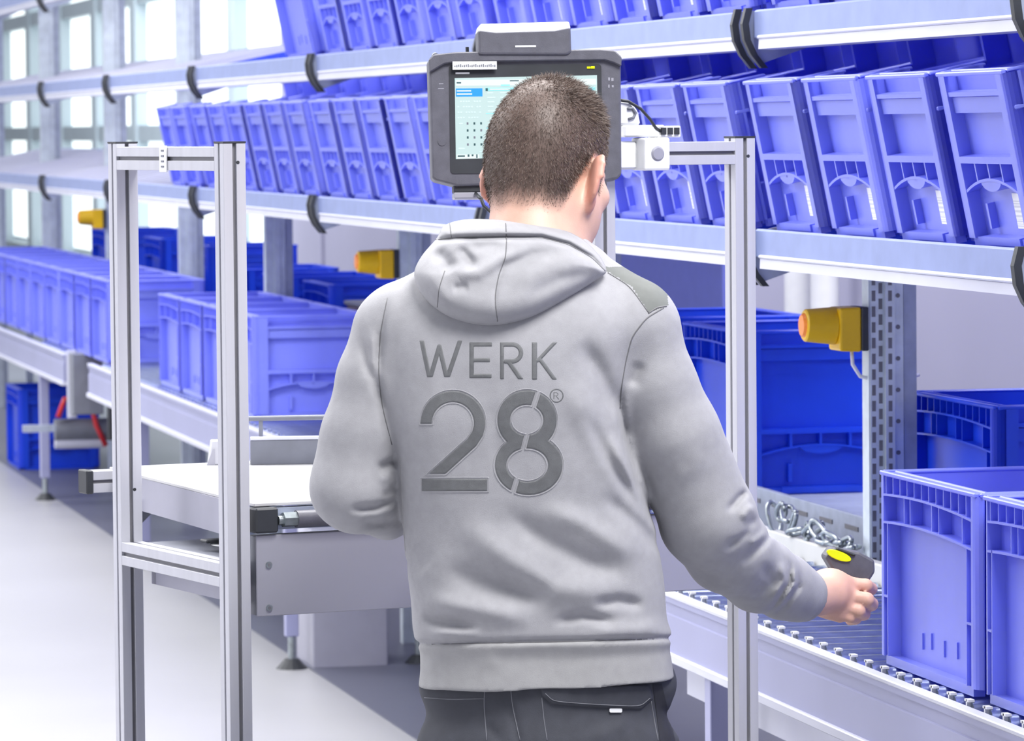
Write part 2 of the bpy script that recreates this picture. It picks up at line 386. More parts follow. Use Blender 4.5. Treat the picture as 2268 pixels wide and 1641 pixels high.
for i, u in enumerate(UPR):
    if i == 0: continue
    o = tag(link('rack_upright', me_web if i >= 5 else me_web_low, None, RK(u, 2.765, 0), RR), 'perforated grey steel rack upright ' + UPN[i], 'upright', 'rack uprights')
    uprights.append(o)
    MB().box(-0.03, -0.004, 0.074, 0.102, 0, 3.3 if i >= 5 else 1.385).obj('rear_post', 'upright_steel', o)
    if i == 1:
        for k in range(24):
            z = 0.74 + k * 0.033
            link('slot', me_slot, o, (0.0, 0.007, z)); link('slot', me_slot, o, (0.0, 0.022, z + 0.016)); link('slot', me_slot, o, (0.010, 0.040, z))
            if k % 2: link('hole', me_hole, o, (0.0, 0.060, z))
# yellow switches with a round orange lens, bolted to the aisle side of uprights
def yellow_switch(u, z, label, cable=True):
    t = thing('yellow_switch', label, 'switch', RK(u, 2.76, z), RR, 'yellow switches on the rack uprights')
    MB().box(-0.045, 0.045, -0.015, 0.0, -0.046, 0.046).obj('base_plate', 'black_rubber', t, bevel=0.002)
    MB().hexa([(-0.043, -0.062, -0.046), (0.043, -0.062, -0.046), (0.043, -0.015, -0.048), (-0.043, -0.015, -0.048),
               (-0.043, -0.062, 0.045), (0.043, -0.062, 0.045), (0.043, -0.015, 0.046), (-0.043, -0.015, 0.046)]).obj('housing', 'yellow_plastic', t, bevel=0.005, seg=2)
    MB().cyl((0, -0.060, 0.006), (0, -0.128, 0.008), 0.040, 24, 0.034).obj('shroud', 'yellow_plastic', t, smooth='auto', bevel=0.003)
    MB().cyl((0, -0.128, 0.008), (0, -0.134, 0.008), 0.026, 20, 0.022).obj('lens', 'orange_lens', t, smooth='auto')
    if cable:
        MB().tube([(0.02, -0.03, -0.047), (0.02, -0.028, -0.075), (0.02, -0.012, -0.10), (0.022, 0.03, -0.112), (0.022, 0.09, -0.105), (0.012, 0.12, -0.10)], 0.004, 8).obj('cable', 'white_plastic', t, smooth=True)
yellow_switch(-9.10, 1.232, 'large yellow switch box with orange lens on the near upright at right')
yellow_switch(-14.24, 1.226, 'yellow switch box just left of the grey hood', False)
yellow_switch(-21.56, 1.240, 'small blurred yellow switch box at the far left', False)

# ================================================================== roller conveyor along the rack
me_roller = MB().cyl((0, 2.312, 0), (0, 2.728, 0), 0.024, 14).mesh('roller', 'roller_steel', smooth='auto')
me_clip = MB().box(-0.003, 0.003, 2.305, 2.316, 0.004, 0.026).box(-0.010, 0.010, 2.305, 2.316, 0.022, 0.026).mesh('roller_clip', 'white_plastic')
def conveyor(u0, u1, label, legs, roll_from):
    t = thing('roller_conveyor', label, 'conveyor', (0, 0, 0), RR)
    MB().prism([(2.283, 0.588), (2.283, 0.664), (2.287, 0.666), (2.287, 0.688), (2.281, 0.690), (2.281, 0.700), (2.30, 0.700), (2.30, 0.588)], u0, u1).obj('near_rail', 'rail_steel', t)
    MB().box(u0, u1, 2.279, 2.303, 0.700, 0.709).obj('rail_top_strip', 'white_steel', t, bevel=0.002)
    MB().box(u0, u1, 2.274, 2.30, 0.570, 0.588).obj('rail_bottom_lip', 'white_steel', t, bevel=0.002)
    MB().box(u0, u1, 2.734, 2.760, 0.62, 0.752).obj('far_rail', 'cream_rail', t, bevel=0.003)
    u = u0 + 0.05
    while u < u1:
        if u > roll_from:
            r = link('roller', me_roller, t, (u, 0, 0.692))
            if u > -11: link('roller_clip', me_clip, r)
        u += 0.094
    for (lu, wide) in legs:
        for lv in (2.29, 2.69):
            l = MB().box(lu - wide, lu + wide, lv, lv + 0.04, 0.10, 0.60).obj('leg', 'rail_steel' if lv < 2.5 else 'upright_steel', t, bevel=0.002)
            MB().cyl((lu, lv + 0.02, 0.03), (lu, lv + 0.02, 0.14), 0.012, 10).obj('leg_screw', 'chain_steel', l)
            MB().cyl((lu, lv + 0.02, 0.0), (lu, lv + 0.02, 0.03), 0.05, 14, 0.022).obj('foot', 'black_rubber', l)
    return t
conveyor(-18.45, -5.9, 'long roller conveyor with pale lavender side rail running past the worker', [(-17.0, 0.02), (-13.68, 0.02), (-11.2, 0.02), (-8.62, 0.022), (-6.2, 0.022)], -18.3)
conveyor(-30.0, -19.3, 'far roller conveyor section with white rail at the left photo edge', [(-20.3, 0.03), (-24.5, 0.03)], -20.4)
# end plate, drive and hoses at the gap between the two sections
t = thing('conveyor_drive', 'grey end plate with drum motor and red hose under the left conveyor', 'motor', RK(-19.1, 2.29, 0), RR)
MB().box(-0.06, 0.06, 0.0, 0.13, 0.46, 0.72).obj('end_plate', 'mid_grey_metal', t, bevel=0.004)
MB().box(-0.07, -0.06, -0.01, 0.03, 0.44, 0.73).obj('edge_flange', 'white_steel', t)
MB().cyl((-0.8, 0.02, 0.34), (-0.8, 0.26, 0.34), 0.05, 16).obj('drum', 'mid_grey_metal', t, smooth='auto')
MB().cyl((-0.8, 0.02, 0.285), (-0.8, 0.24, 0.285), 0.028, 12).obj('pipe', 'white_steel', t, smooth='auto')
MB().box(-0.83, -0.77, -0.12, 0.30, 0.335, 0.365).obj('holder', 'upright_steel', t)
MB().tube([(-0.75, 0.03, 0.40), (-0.75, 0.06, 0.48), (-0.75, 0.13, 0.50), (-0.75, 0.18, 0.44), (-0.75, 0.20, 0.36), (-0.75, 0.24, 0.27)], 0.012, 8).obj('hose', 'red_plastic', t, smooth=True)
t = thing('red_handle', 'red lever handle hanging beside the left frame post', 'handle', RK(-18.9, 2.43, 0), RR)
MB().tube([(0, 0.0, 0.53), (0, -0.006, 0.60), (0, 0.0, 0.66), (0, 0.012, 0.69)], [0.016, 0.020, 0.018, 0.008], 10).obj('grip', 'red_plastic', t, smooth=True)
MB().cyl((0, 0, 0.36), (0, 0.0, 0.53), 0.014, 10).obj('stem', 'black_rubber', t)
# rear conveyor, half hidden behind the first one
t = thing('rear_conveyor', 'rear conveyor with slotted steel rail behind the cream rail', 'conveyor', (0, 0, 0), RR)
MB().box(-30, -5.9, 2.870, 2.886, 0.70, 0.80).obj('slotted_rail', 'upright_steel', t, bevel=0.002)
MB().box(-30, -5.9, 2.887, 3.32, 0.74, 0.762).obj('deck', 'upright_steel', t)
MB().box(-30, -5.9, 3.32, 3.345, 0.70, 0.80).obj('back_rail', 'chain_steel', t)
for k in range(14): MB().box(-11.2 + 0.2 * k, -11.1 + 0.2 * k, 2.868, 2.870, 0.765, 0.775).obj('slot', 'groove_dark', t)
for lu in (-24, -20, -16, -12.2, -8, -6.1): MB().box(lu - 0.02, lu + 0.02, 2.95, 2.99, 0, 0.74).obj('leg', 'upright_steel', t)
# steel chain lying on the cream rail
t = thing('steel_chain', 'loose steel chain lying on the cream rail near the hand', 'chain', RK(-9.75, 2.747, 0.752), RR)
def link_mesh():
    mb = MB(); pts = []
    for k in range(17):
        a = 2 * math.pi * k / 16; pts.append((0.026 * math.cos(a) + (0.010 if math.cos(a) > 0 else -0.010), 0.014 * math.sin(a), 0))
    mb.tube(pts, 0.0055, 8); return mb.mesh('chain_link', 'chain_steel', smooth=True)
lm = link_mesh()
for k in range(13):
    link('chain_link', lm, t, (0.052 * k, random.uniform(-0.005, 0.005), 0.014 + (0.030 if k in (1, 2) else 0.014 if k in (0, 3, 6, 7) else 0.004 * (k % 2))),
         (math.pi / 2 * (k % 2) + random.uniform(-.4, .4), random.uniform(-.5, .5) + (0.9 if k in (0,) else -0.8 if k == 3 else 0), random.uniform(-.3, .3)))
# low roller deck under the conveyor at the right
t = thing('low_roller_deck', 'low dark roller deck under the conveyor at the bottom right', 'conveyor', RK(-9.2, 2.42, 0.50), RR)
MB().box(0, 3.0, -0.02, 0.0, -0.04, 0.03).obj('deck_rail', 'white_steel', t)
MB().box(0, 3.0, 0.24, 0.26, -0.04, 0.03).obj('deck_rail', 'white_steel', t)
rl = MB().cyl((0, 0, 0), (0, 0.24, 0), 0.028, 12).mesh('roller', 'mid_grey_metal', smooth='auto')
for k in range(43): link('roller', rl, t, (0.03 + 0.069 * k, 0, 0))
for lx in (0.1, 2.9):
    for ly in (0.0, 0.21): MB().box(lx - 0.02, lx + 0.02, ly, ly + 0.03, -0.5, -0.03).obj('leg', 'upright_steel', t)

# ---- crates standing on the conveyors
zc = 0.7165
for k, u in enumerate([-7.575, -7.005]):
    place_crate(CR_CONV, ['large light blue crate beside the reaching hand', 'light blue crate cut off by the right photo edge on the conveyor'][k], RK(u, 2.325, zc), RR, 'crates on the roller conveyor')
for k in range(4):
    place_crate(CR_CONV, 'light blue crate behind the left frame on the conveyor, %s from the worker' % ORD[k], RK(-15.06 - 0.556 * k, 2.335, zc), RR, 'crates on the roller conveyor')
for k in range(10):
    place_crate(CR_CONV, 'blurred light blue crate on the far left conveyor, %s from the frame' % ORD[k], RK(-18.75 - 0.562 * k, 2.335, zc), RR, 'crates on the roller conveyor')
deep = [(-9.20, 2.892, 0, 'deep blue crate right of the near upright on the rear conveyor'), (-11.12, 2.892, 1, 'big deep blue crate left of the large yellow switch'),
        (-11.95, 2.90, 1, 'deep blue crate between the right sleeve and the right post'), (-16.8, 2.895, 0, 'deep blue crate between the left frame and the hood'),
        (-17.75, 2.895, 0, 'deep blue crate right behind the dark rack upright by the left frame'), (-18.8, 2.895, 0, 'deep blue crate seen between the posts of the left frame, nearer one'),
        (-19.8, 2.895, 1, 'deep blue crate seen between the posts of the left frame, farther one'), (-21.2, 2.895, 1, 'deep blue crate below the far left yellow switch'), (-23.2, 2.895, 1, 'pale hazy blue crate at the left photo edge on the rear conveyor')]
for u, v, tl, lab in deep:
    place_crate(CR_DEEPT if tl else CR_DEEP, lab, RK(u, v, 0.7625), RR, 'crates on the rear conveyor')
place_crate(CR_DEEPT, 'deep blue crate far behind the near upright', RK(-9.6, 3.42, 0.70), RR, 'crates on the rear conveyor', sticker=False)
MB().box(-10.4, -8.4, 3.36, 3.9, 0.66, 0.699).box(-10.3, -10.2, 3.5, 3.6, 0, 0.66).box(-8.6, -8.5, 3.5, 3.6, 0, 0.66).obj('rear_bench', 'upright_steel', None, (0, 0, 0), RR)
tag(bpy.data.objects['rear_bench'], 'grey bench carrying the crate behind the near upright', 'bench')
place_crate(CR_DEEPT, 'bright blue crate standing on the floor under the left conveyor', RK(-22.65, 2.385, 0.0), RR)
t = thing('brown_tray', 'dark brown tray behind the crates left of the shoulder', 'tray', RK(-15.9, 2.90, 0.7625), RR)
MB().box(0, 0.5, 0, 0.40, 0, 0.27).obj('body', 'brown_tray', t, bevel=0.004)
MB().box(-0.01, 0.51, -0.01, 0.41, 0.27, 0.285).obj('rim', 'mid_grey_metal', t, bevel=0.003)
t = thing('white_box', 'white lavender box standing on the floor under the conveyor', 'box', RK(-13.95, 2.372, 0), RR)
MB().box(0, 0.30, 0, 0.235, 0, 0.40).obj('body', 'side_lavender', t, bevel=0.004)
MB().box(-0.004, 0.304, -0.004, 0.239, 0.40, 0.43).obj('lid', 'white_steel', t, bevel=0.004)
t = thing('wall_pipes', 'pair of white vertical pipes on the back wall left of the yellow switch', 'pipes', (0, 0, 0), RR)
for pu in (-15.35, -15.02):
    MB().cyl((pu, 4.42, 0), (pu, 4.42, 3.6), 0.05, 14).obj('pipe', 'white_plastic', t, smooth='auto')
    for pz in (0.8, 2.2, 3.4): MB().box(pu - 0.06, pu + 0.06, 4.46, 4.60, pz, pz + 0.05).obj('pipe_clamp', 'upright_steel', t)
t = thing('blue_panel', 'blue plastic divider sheet behind the worker\'s right shoulder', 'panel', RK(-14.1, 3.40, 0), RR)
MB().box(0, 1.5, 0, 0.02, 0.70, 1.46).obj('sheet', 'blue_sheet', t, bevel=0.003)  # upright sheet in one even blue
for x in (0.02, 1.44): MB().box(x, x + 0.04, 0.02, 0.06, 0, 1.46).obj('post', 'upright_steel', t)

# ================================================================== packing station (aluminium profile frame, table, shelf, panel)
SR = (0, 0, PS)
def profile_section(w=0.04, g=0.0034, dp=0.006):
    h = w / 2
    q = [(-h, -h)]
    q += [(-g, -h), (-g, -h + dp), (g, -h + dp), (g, -h), (h, -h)]
    q += [(h, -g), (h - dp, -g), (h - dp, g), (h, g), (h, h)]
    q += [(g, h), (g, h - dp), (-g, h - dp), (-g, h), (-h, h)]
    q += [(-h, g), (-h + dp, g), (-h + dp, -g), (-h, -g)]
    return q
def add_profile(name, parent, axis, a, b, c0, c1):
    mb = MB(); sec = profile_section()
    mb.prism([(p[0] + c0, p[1] + c1) for p in sec], a, b, axis)
    o = mb.obj(name, 'aluminium', parent, bevel=0.0007)
    dk = MB()                                    # dark bottom of the slots
    h = 0.02 - 0.0058
    for (x0, x1, y0, y1) in ((-0.0032, 0.0032, -h - 0.0004, -h), (-0.0032, 0.0032, h, h + 0.0004), (-h - 0.0004, -h, -0.0032, 0.0032), (h, h + 0.0004, -0.0032, 0.0032)):
        dk.prism([(x0 + c0, y0 + c1), (x1 + c0, y0 + c1), (x1 + c0, y1 + c1), (x0 + c0, y1 + c1)], a + 0.001, b - 0.001, axis)
    dk.obj('slot_floor', 'groove_dark', o)
    return o
frame = thing('profile_frame', 'aluminium profile frame with tall posts around the packing station', 'frame', P0, SR)
XR, YF = 0.968, 0.485
posts = [(0, 0, 1.638), (0, YF, 1.638), (XR, 0, 1.638)]
for (x, y, h) in posts:
    p = add_profile('post', frame, 'z', 0.0, h, x, y)
    MB().box(x - 0.0205, x + 0.0205, y - 0.0205, y + 0.0205, h, h + 0.003).obj('end_cap', 'black_rubber', p)
add_profile('top_bar', frame, 'y', 0.02, YF - 0.02, 0, 1.612)
add_profile('cross_bar', frame, 'y', 0.02, YF - 0.02, 0, 0.918)
MB().box(-0.004, 0.02, 0.0, 0.0, 0, 0) if False else None
c = MB().box(-0.0225, -0.020, YF * 0.5 - 0.016, YF * 0.5 + 0.016, 1.589, 1.634).obj('clip_plate', 'white_plastic', frame, bevel=0.0006)
for k in range(4): MB().box(-0.0232, -0.0225, YF * 0.5 - 0.006, YF * 0.5 + 0.006, 1.597 + k * 0.009, 1.600 + k * 0.009).obj('clip_slot', 'mid_grey_metal', c)
for (x, y, z, ax) in ((0.006, -0.0203, 1.606, 'y'), (0.006 + XR, -0.0203, 1.606, 'y'), (0.006, YF - 0.0203, 1.030, 'y')):
    MB().cyl((x, y, z), (x, y + 0.002, z), 0.003, 10).obj('screw', 'black_rubber', frame)
add_profile('arm_bar', frame, 'x', 0.80, XR - 0.02, 0.0, 1.612)
add_profile('monitor_pole', frame, 'z', 1.037, 1.60, 0.722, 0.06)
# terminal carrier joints on the arm
MB().box(0.765, 0.815, -0.028, 0.024, 1.583, 1.640).obj('joint_block', 'white_plastic', frame, bevel=0.004, seg=2)
MB().cyl((0.79, -0.028, 1.612), (0.79, -0.031, 1.612), 0.013, 20, 0.010).obj('joint_cap', 'panel_white', frame, smooth='auto')
MB().box(0.69, 0.765, 0.0, 0.03, 1.585, 1.634).obj('joint_block', 'white_plastic', frame, bevel=0.004)
MB().box(0.735, 0.815, -0.010, 0.03, 1.641, 1.662).obj('connector_strip', 'white_plastic', frame, bevel=0.003)
for k in range(3): MB().box(0.806 + k * 0.013, 0.815 + k * 0.013, -0.014, 0.0, 1.645, 1.657).obj('plug', 'black_rubber', frame)
MB().box(0.80, 0.846, -0.010, 0.03, 1.640, 1.660).obj('connector_strip', 'white_plastic', frame, bevel=0.002)
MB().prism([(0.728, 1.662), (0.772, 1.662), (0.768, 1.685), (0.752, 1.703), (0.728, 1.705)], -0.002, 0.03, 'y').obj('swivel_bracket', 'white_plastic', frame, bevel=0.004)
MB().tube([(0.746, -0.004, 1.672), (0.756, -0.004, 1.675), (0.760, -0.004, 1.683), (0.754, -0.004, 1.691), (0.744, -0.004, 1.690)], 0.0025, 8).obj('bracket_ring', 'mid_grey_metal', frame, smooth=True)
MB().tube([(0.725, -0.004, 1.706), (0.745, -0.006, 1.703), (0.768, -0.008, 1.690), (0.785, -0.010, 1.672), (0.797, -0.010, 1.656), (0.806, -0.010, 1.651)], 0.0028, 8).obj('cable', 'black_rubber', frame, smooth=True)

table = thing('packing_table', 'white topped packing table with lavender side and steel front panel', 'table', P0, SR)
ZT = 1.037
poly = [(0.036, 0.0), (0.95, 0.0), (0.95, 0.90), (0.128, 0.90)]
MB().prism(poly, ZT - 0.006, ZT, 'z').obj('table_top', 'table_white', table, bevel=0.001)
MB().hexa([(0.038, 0.06, ZT - 0.066), (0.05, 0.06, ZT - 0.066), (0.132, 0.80, ZT - 0.066), (0.120, 0.80, ZT - 0.066),
           (0.038, 0.06, ZT - 0.006), (0.05, 0.06, ZT - 0.006), (0.132, 0.80, ZT - 0.006), (0.120, 0.80, ZT - 0.006)]).obj('side_apron', 'side_lavender', table)
b = add_profile('rear_bar', table, 'x', 0.082, 0.95, 0.885, ZT - 0.024)
MB().box(0.068, 0.082, 0.863, 0.907, ZT - 0.046, ZT - 0.002).obj('end_cap', 'black_rubber', b, bevel=0.002)
MB().prism([(0.10, ZT - 0.10), (0.10, ZT - 0.046), (0.16, ZT - 0.046)], 0.70, 0.72, 'y').obj('gusset', 'mid_grey_metal', table)
MB().box(0.030, 0.071, -0.022, 0.020, 0.988, 1.030).obj('corner_cap', 'black_rubber', table, bevel=0.003)
MB().box(0.074, 0.93, -0.006, 0.02, 0.992, 1.028).obj('roller_tray', 'upright_steel', table)
MB().cyl((0.072, -0.016, 1.008), (0.104, -0.016, 1.008), 0.008, 12).obj('roller_axle', 'chain_steel', table, smooth='auto')
MB().cyl((0.080, -0.018, 1.009), (0.104, -0.018, 1.009), 0.013, 6).obj('roller_nut', 'chain_steel', table)
MB().cyl((0.104, -0.018, 1.009), (0.90, -0.018, 1.009), 0.0145, 18).obj('front_roller', 'dark_grey_plastic', table, smooth='auto')
fp = MB().box(0.034, 0.940, -0.012, -0.008, 0.848, 0.984).obj('front_panel', 'panel_white', table, bevel=0.0012)
for (x, z) in ((0.056, 0.934), (0.056, 0.862)):
    MB().cyl((x, -0.012, z), (x, -0.0145, z), 0.0055, 16).obj('panel_screw', 'chain_steel', fp, smooth='auto')
    MB().cyl((x, -0.0145, z), (x, -0.0150, z), 0.0028, 6).obj('screw_socket', 'groove_dark', fp)
MB().box(0.034, 0.94, -0.008, 0.03, 0.850, 0.982).obj('panel_core', 'mid_grey_metal', table)
add_profile('table_leg', table, 'z', 0.0, ZT - 0.046, 0.93, 0.86); add_profile('table_leg', table, 'z', 0.0, ZT - 0.046, 0.36, 0.86)
MB().box(0.05, 0.92, 0.0, 0.03, 0.76, 0.80).obj('front_brace', 'side_lavender', table) if False else None
# low shelf inside the frame with its lavender edge
shelf = thing('frame_shelf', 'dark low shelf inside the left frame with lavender edge strip', 'shelf', P0, SR)
MB().box(0.022, 0.34, 0.03, YF - 0.04, 0.926, 0.938).obj('board', 'mid_grey_metal', shelf, bevel=0.001)
MB().box(0.022, 0.034, 0.03, YF - 0.06, 0.866, 0.898).obj('edge_strip', 'side_lavender', shelf)
MB().box(0.022, 0.34, 0.41, 0.43, 0.866, 0.898).obj('edge_strip', 'side_lavender', shelf)
dish = thing('round_scale', 'flat white round scale with black knob on the low shelf', 'scale', ST(0.13, 0.20, 0.938), SR)
MB().cyl((0, 0, 0), (0, 0, 0.012), 0.05, 28, 0.085).obj('pan', 'white_plastic', dish, smooth='auto')
MB().cyl((0, 0, 0.012), (0, 0, 0.022), 0.03, 20, 0.028).obj('knob', 'black_rubber', dish, smooth='auto')
MB().box(-0.09, -0.02, 0.02, 0.05, 0.014, 0.02).obj('lever', 'black_rubber', dish, bevel=0.002)
# tray and bars at the back of the table
tray = thing('grey_tray', 'dark grey tray with bright rim at the back of the white table', 'tray', ST(0.37, 0.80, ZT), (0, 0, math.radians(5)))
MB().box(0.0, 0.52, 0.0, 0.012, 0.0, 0.046).obj('front_wall', 'mid_grey_metal', tray, bevel=0.001)
MB().box(0.0, 0.52, 0.012, 0.05, 0.0, 0.006).obj('bottom', 'mid_grey_metal', tray)
MB().box(0.0, 0.52, -0.002, 0.014, 0.046, 0.052).obj('rim', 'white_steel', tray, bevel=0.001)
rod = thing('steel_rod', 'thin dark steel rod above the grey tray in front of a blue crate', 'rod', ST(0.37, 0.80, ZT), (0, 0, math.radians(5)))
MB().cyl((-0.02, 0.006, 0.086), (0.50, 0.006, 0.088), 0.005, 12).obj('bar', 'mid_grey_metal', rod, smooth='auto')
MB().cyl((0.48, 0.025, 0.006), (0.48, 0.008, 0.088), 0.004, 10).obj('stay', 'mid_grey_metal', rod)
MB().cyl((0.02, 0.025, 0.006), (0.02, 0.008, 0.088), 0.004, 10).obj('stay', 'mid_grey_metal', rod)
box = thing('silver_block', 'small silver block at the back of the table behind the near post', 'block', ST(0.30, 0.835, ZT), (0, 0, math.radians(8)))
MB().hexa([(0, 0, 0), (0.06, 0, 0), (0.06, 0.04, 0), (0, 0.04, 0), (0.006, 0.004, 0.046), (0.06, 0.004, 0.046), (0.06, 0.036, 0.046), (0.006, 0.036, 0.046)]).obj('body', 'aluminium', box, bevel=0.002)
MB().hexa([(-0.004, -0.001, 0.0), (0.012, -0.001, 0.0), (0.012, 0.0, 0.0), (-0.004, 0.0, 0.0), (0.008, -0.001, 0.03), (0.012, -0.001, 0.03), (0.012, 0.0, 0.03), (0.008, 0.0, 0.03)]).obj('bevel_face', 'panel_white', box)

# ================================================================== industrial terminal on the arm
mc = at_y(1165, 262, 7.70)
term = thing('terminal', 'rugged grey industrial terminal with lit touchscreen on the arm behind the head', 'terminal', mc, (math.radians(-4), 0, math.radians(5)))
k = 7.70 / FPX
def tp(x, y): return ((x - 1165) * k, -(y - 262) * k)
def rounded(x0, y0, x1, y1, r, n=5, cut=None):
    pts = []
    for (cx, cz, a0) in ((x1 - r, y1 - r, 0), (x0 + r, y1 - r, 90), (x0 + r, y0 + r, 180), (x1 - r, y0 + r, 270)):
        for i in range(n + 1):
            a = math.radians(a0 + 90 * i / n); pts.append((cx + r * math.cos(a), cz + r * math.sin(a)))
    return pts
body = [tp(*p) for p in ((951, 132), (962, 122), (1010, 117), (1330, 113), (1362, 116), (1378, 130), (1376, 388), (1368, 398), (1330, 405), (1010, 411), (962, 398), (955, 392))][::-1]
MB().prism(body, 0.0, 0.055, 'y').obj('housing', 'dark_grey_plastic', term, bevel=0.004, seg=2)
MB().prism([tp(*p) for p in ((951, 130), (962, 120), (1010, 115), (1330, 111), (1364, 114), (1379, 128), (1378, 150), (1362, 142), (1340, 135), (1010, 137), (985, 141), (952, 160))][::-1], -0.008, 0.002, 'y').obj('brow', 'dark_grey_plastic', term, bevel=0.002)
MB().prism(rounded(*tp(996, 383), *tp(1334, 143), 0.006), -0.0015, 0.01, 'y').obj('bezel', 'black_rubber', term)
mat('screen_light', (0.08, 0.10, 0.10), 0.2, emit=(0.66, 0.86, 0.86, 0.66))
mat('screen_blue', (0.02, 0.2, 0.5), 0.2, emit=(0.02, 0.18, 0.52, 0.55))
mat('screen_white', (0.1, 0.12, 0.12), 0.2, emit=(0.85, 0.95, 0.95, 0.72))
mat('screen_dark', (0.04, 0.09, 0.10), 0.3)
mat('screen_teal', (0.2, 0.5, 0.55), 0.2, emit=(0.22, 0.52, 0.58, 0.45))
mat('screen_yellow', (0.6, 0.7, 0.0), 0.3, emit=(0.62, 0.75, 0.0, 0.8))
mat('screen_grey', (0.4, 0.5, 0.52), 0.2, emit=(0.34, 0.46, 0.48, 0.5))
scr = MB().prism([tp(*p) for p in ((1008, 351), (1324, 345), (1324, 168), (1008, 172))], -0.0022, 0.0, 'y').obj('screen', 'screen_light', term)
SG = {}
def sg(m, x0, y0, x1, y1, d=-0.0028):
    a = tp(x0, y1); b_ = tp(x1, y0); SG.setdefault(m, MB()).box(a[0], b_[0], d, -0.0022, a[1], b_[1])
sg('screen_white', 1010, 176, 1322, 189); sg('screen_blue', 1010, 195, 1069, 213)
sg('screen_white', 1012, 199, 1044, 202, -0.0032); sg('screen_white', 1012, 206, 1046, 209, -0.0032)
sg('screen_dark', 1012, 181, 1022, 184, -0.0032); sg('screen_teal', 1110, 187, 1130, 191, -0.0032); sg('screen_dark', 1130, 178, 1150, 180, -0.0032)
sg('screen_teal', 1075, 194, 1320, 201); sg('screen_dark', 1076, 195, 1081, 201, -0.0034); sg('screen_white', 1085, 260, 1320, 280)
sg('screen_white', 1085, 196, 1130, 199, -0.0034)
for r in range(5):
    for c_ in (1080, 1108, 1122, 1180, 1230): sg('screen_grey', c_, 204 + r * 10, c_ + 12 + (r * 5) % 7, 206.5 + r * 10)
for r in range(4):
    for c_ in range(9):
        if (r * 7 + c_ * 3) % 5: sg('screen_grey', 1013 + c_ * 6, 222 + r * 12, 1017 + c_ * 6, 225 + r * 12)
for r in range(4):
    for c_ in range(3):
        sg('screen_dark' if (r + c_) % 3 else 'mid_grey_metal', 1033 + c_ * 15, 270 + r * 15.5, 1037 + c_ * 15, 275 + r * 15.5)
sg('screen_grey', 1016, 271, 1024, 274); sg('screen_grey', 1014, 326, 1028, 329); sg('screen_teal', 1076, 250, 1320, 252); sg('screen_teal', 1076, 282, 1095, 284)
sg('screen_teal', 1076, 312, 1120, 314); sg('screen_grey', 1060, 334, 1070, 336)
sg('screen_white', 1010, 341, 1060, 350, -0.0026); sg('screen_dark', 1012, 343, 1028, 346, -0.0032); sg('screen_dark', 1034, 341, 1038, 346, -0.0032); sg('screen_dark', 1043, 341, 1047, 345, -0.0032); sg('screen_dark', 1053, 341, 1056, 349, -0.0032)
for m_, mb in SG.items(): mb.obj('screen_graphics', m_, scr)
ring = MB().cyl((*tp(1081, 316)[:1], -0.0022, tp(1081, 316)[1]), (tp(1081, 316)[0], -0.0032, tp(1081, 316)[1]), 7 * k, 18); ring.obj('screen_dial', 'screen_blue', scr)
MB().prism([tp(*p) for p in ((1078, 321), (1086, 319), (1087, 315), (1080, 316))], -0.0036, -0.0030, 'y').obj('screen_dial_hand', 'screen_white', scr)
MB().box(tp(1302, 0)[0], tp(1310, 0)[0], -0.003, 0, tp(0, 153)[1], tp(0, 149)[1]).box(tp(1311, 0)[0], tp(1319, 0)[0], -0.003, 0, tp(0, 153)[1], tp(0, 148)[1]).box(tp(1303, 0)[0], tp(1306, 0)[0], -0.003, 0, tp(0, 153)[1], tp(0, 150)[1]).obj('status_light', 'screen_yellow', term)
sk = MB().box(tp(1003, 0)[0], tp(1101, 0)[0], -0.0095, -0.008, tp(0, 154)[1], tp(0, 136)[1]).obj('sticker', 'white_plastic', term)
tx = MB()
for i in range(22):
    x = 1007 + i * 4.2; hgt = 3 + (i * 5) % 4; tx.box(tp(x, 0)[0], tp(x + 2.6, 0)[0], -0.0098, -0.0095, tp(0, 148 + (i % 2))[1], tp(0, 148 - hgt)[1])
tx.obj('sticker_print', 'mid_grey_metal', sk)
MB().box(tp(1010, 0)[0], tp(1041, 0)[0], -0.002, 0, tp(0, 163)[1], tp(0, 159)[1]).obj('bezel_mark', 'white_plastic', term)
for (x0, y0, x1, y1) in ((973, 183, 983, 185), (971, 194, 984, 195.5), (1349, 173, 1353, 180), (1356, 174, 1361, 181), (1349, 189, 1352, 196), (1357, 190, 1361, 195)):
    MB().box(tp(x0, 0)[0], tp(x1, 0)[0], -0.0004, 0.0, tp(0, y1)[1], tp(0, y0)[1]).obj('housing_mark', 'screen_grey' if x0 < 0 else 'panel_white', term)
q = tp(978, 312); MB().cyl((q[0], 0, q[1]), (q[0], -0.001, q[1]), 0.007, 18).obj('round_button', 'dark_grey_plastic', term, smooth='auto')
for x in (967, 1362): q = tp(x, 124); MB().cyl((q[0], -0.002, q[1]), (q[0], 0.02, q[1] + 0.003), 0.006, 12).obj('corner_stud', 'mid_grey_metal', term, smooth='auto')
sc = MB().prism([tp(*p) for p in ((1061, 122), (1060, 72), (1066, 56), (1262, 52), (1266, 66), (1267, 118), (1258, 124))][::-1], -0.012, 0.05, 'y').obj('top_unit', 'dark_grey_plastic', term, bevel=0.004, seg=2)
MB().prism([tp(*p) for p in ((1060, 71), (1065, 54), (1262, 50), (1266, 66), (1230, 73), (1100, 76))][::-1], -0.0132, 0.051, 'y').obj('top_unit_cap', 'white_plastic', sc, bevel=0.002)
MB().box(tp(1142, 0)[0], tp(1188, 0)[0], -0.013, -0.011, tp(0, 106)[1], tp(0, 102)[1]).obj('top_unit_slot', 'white_plastic', sc)
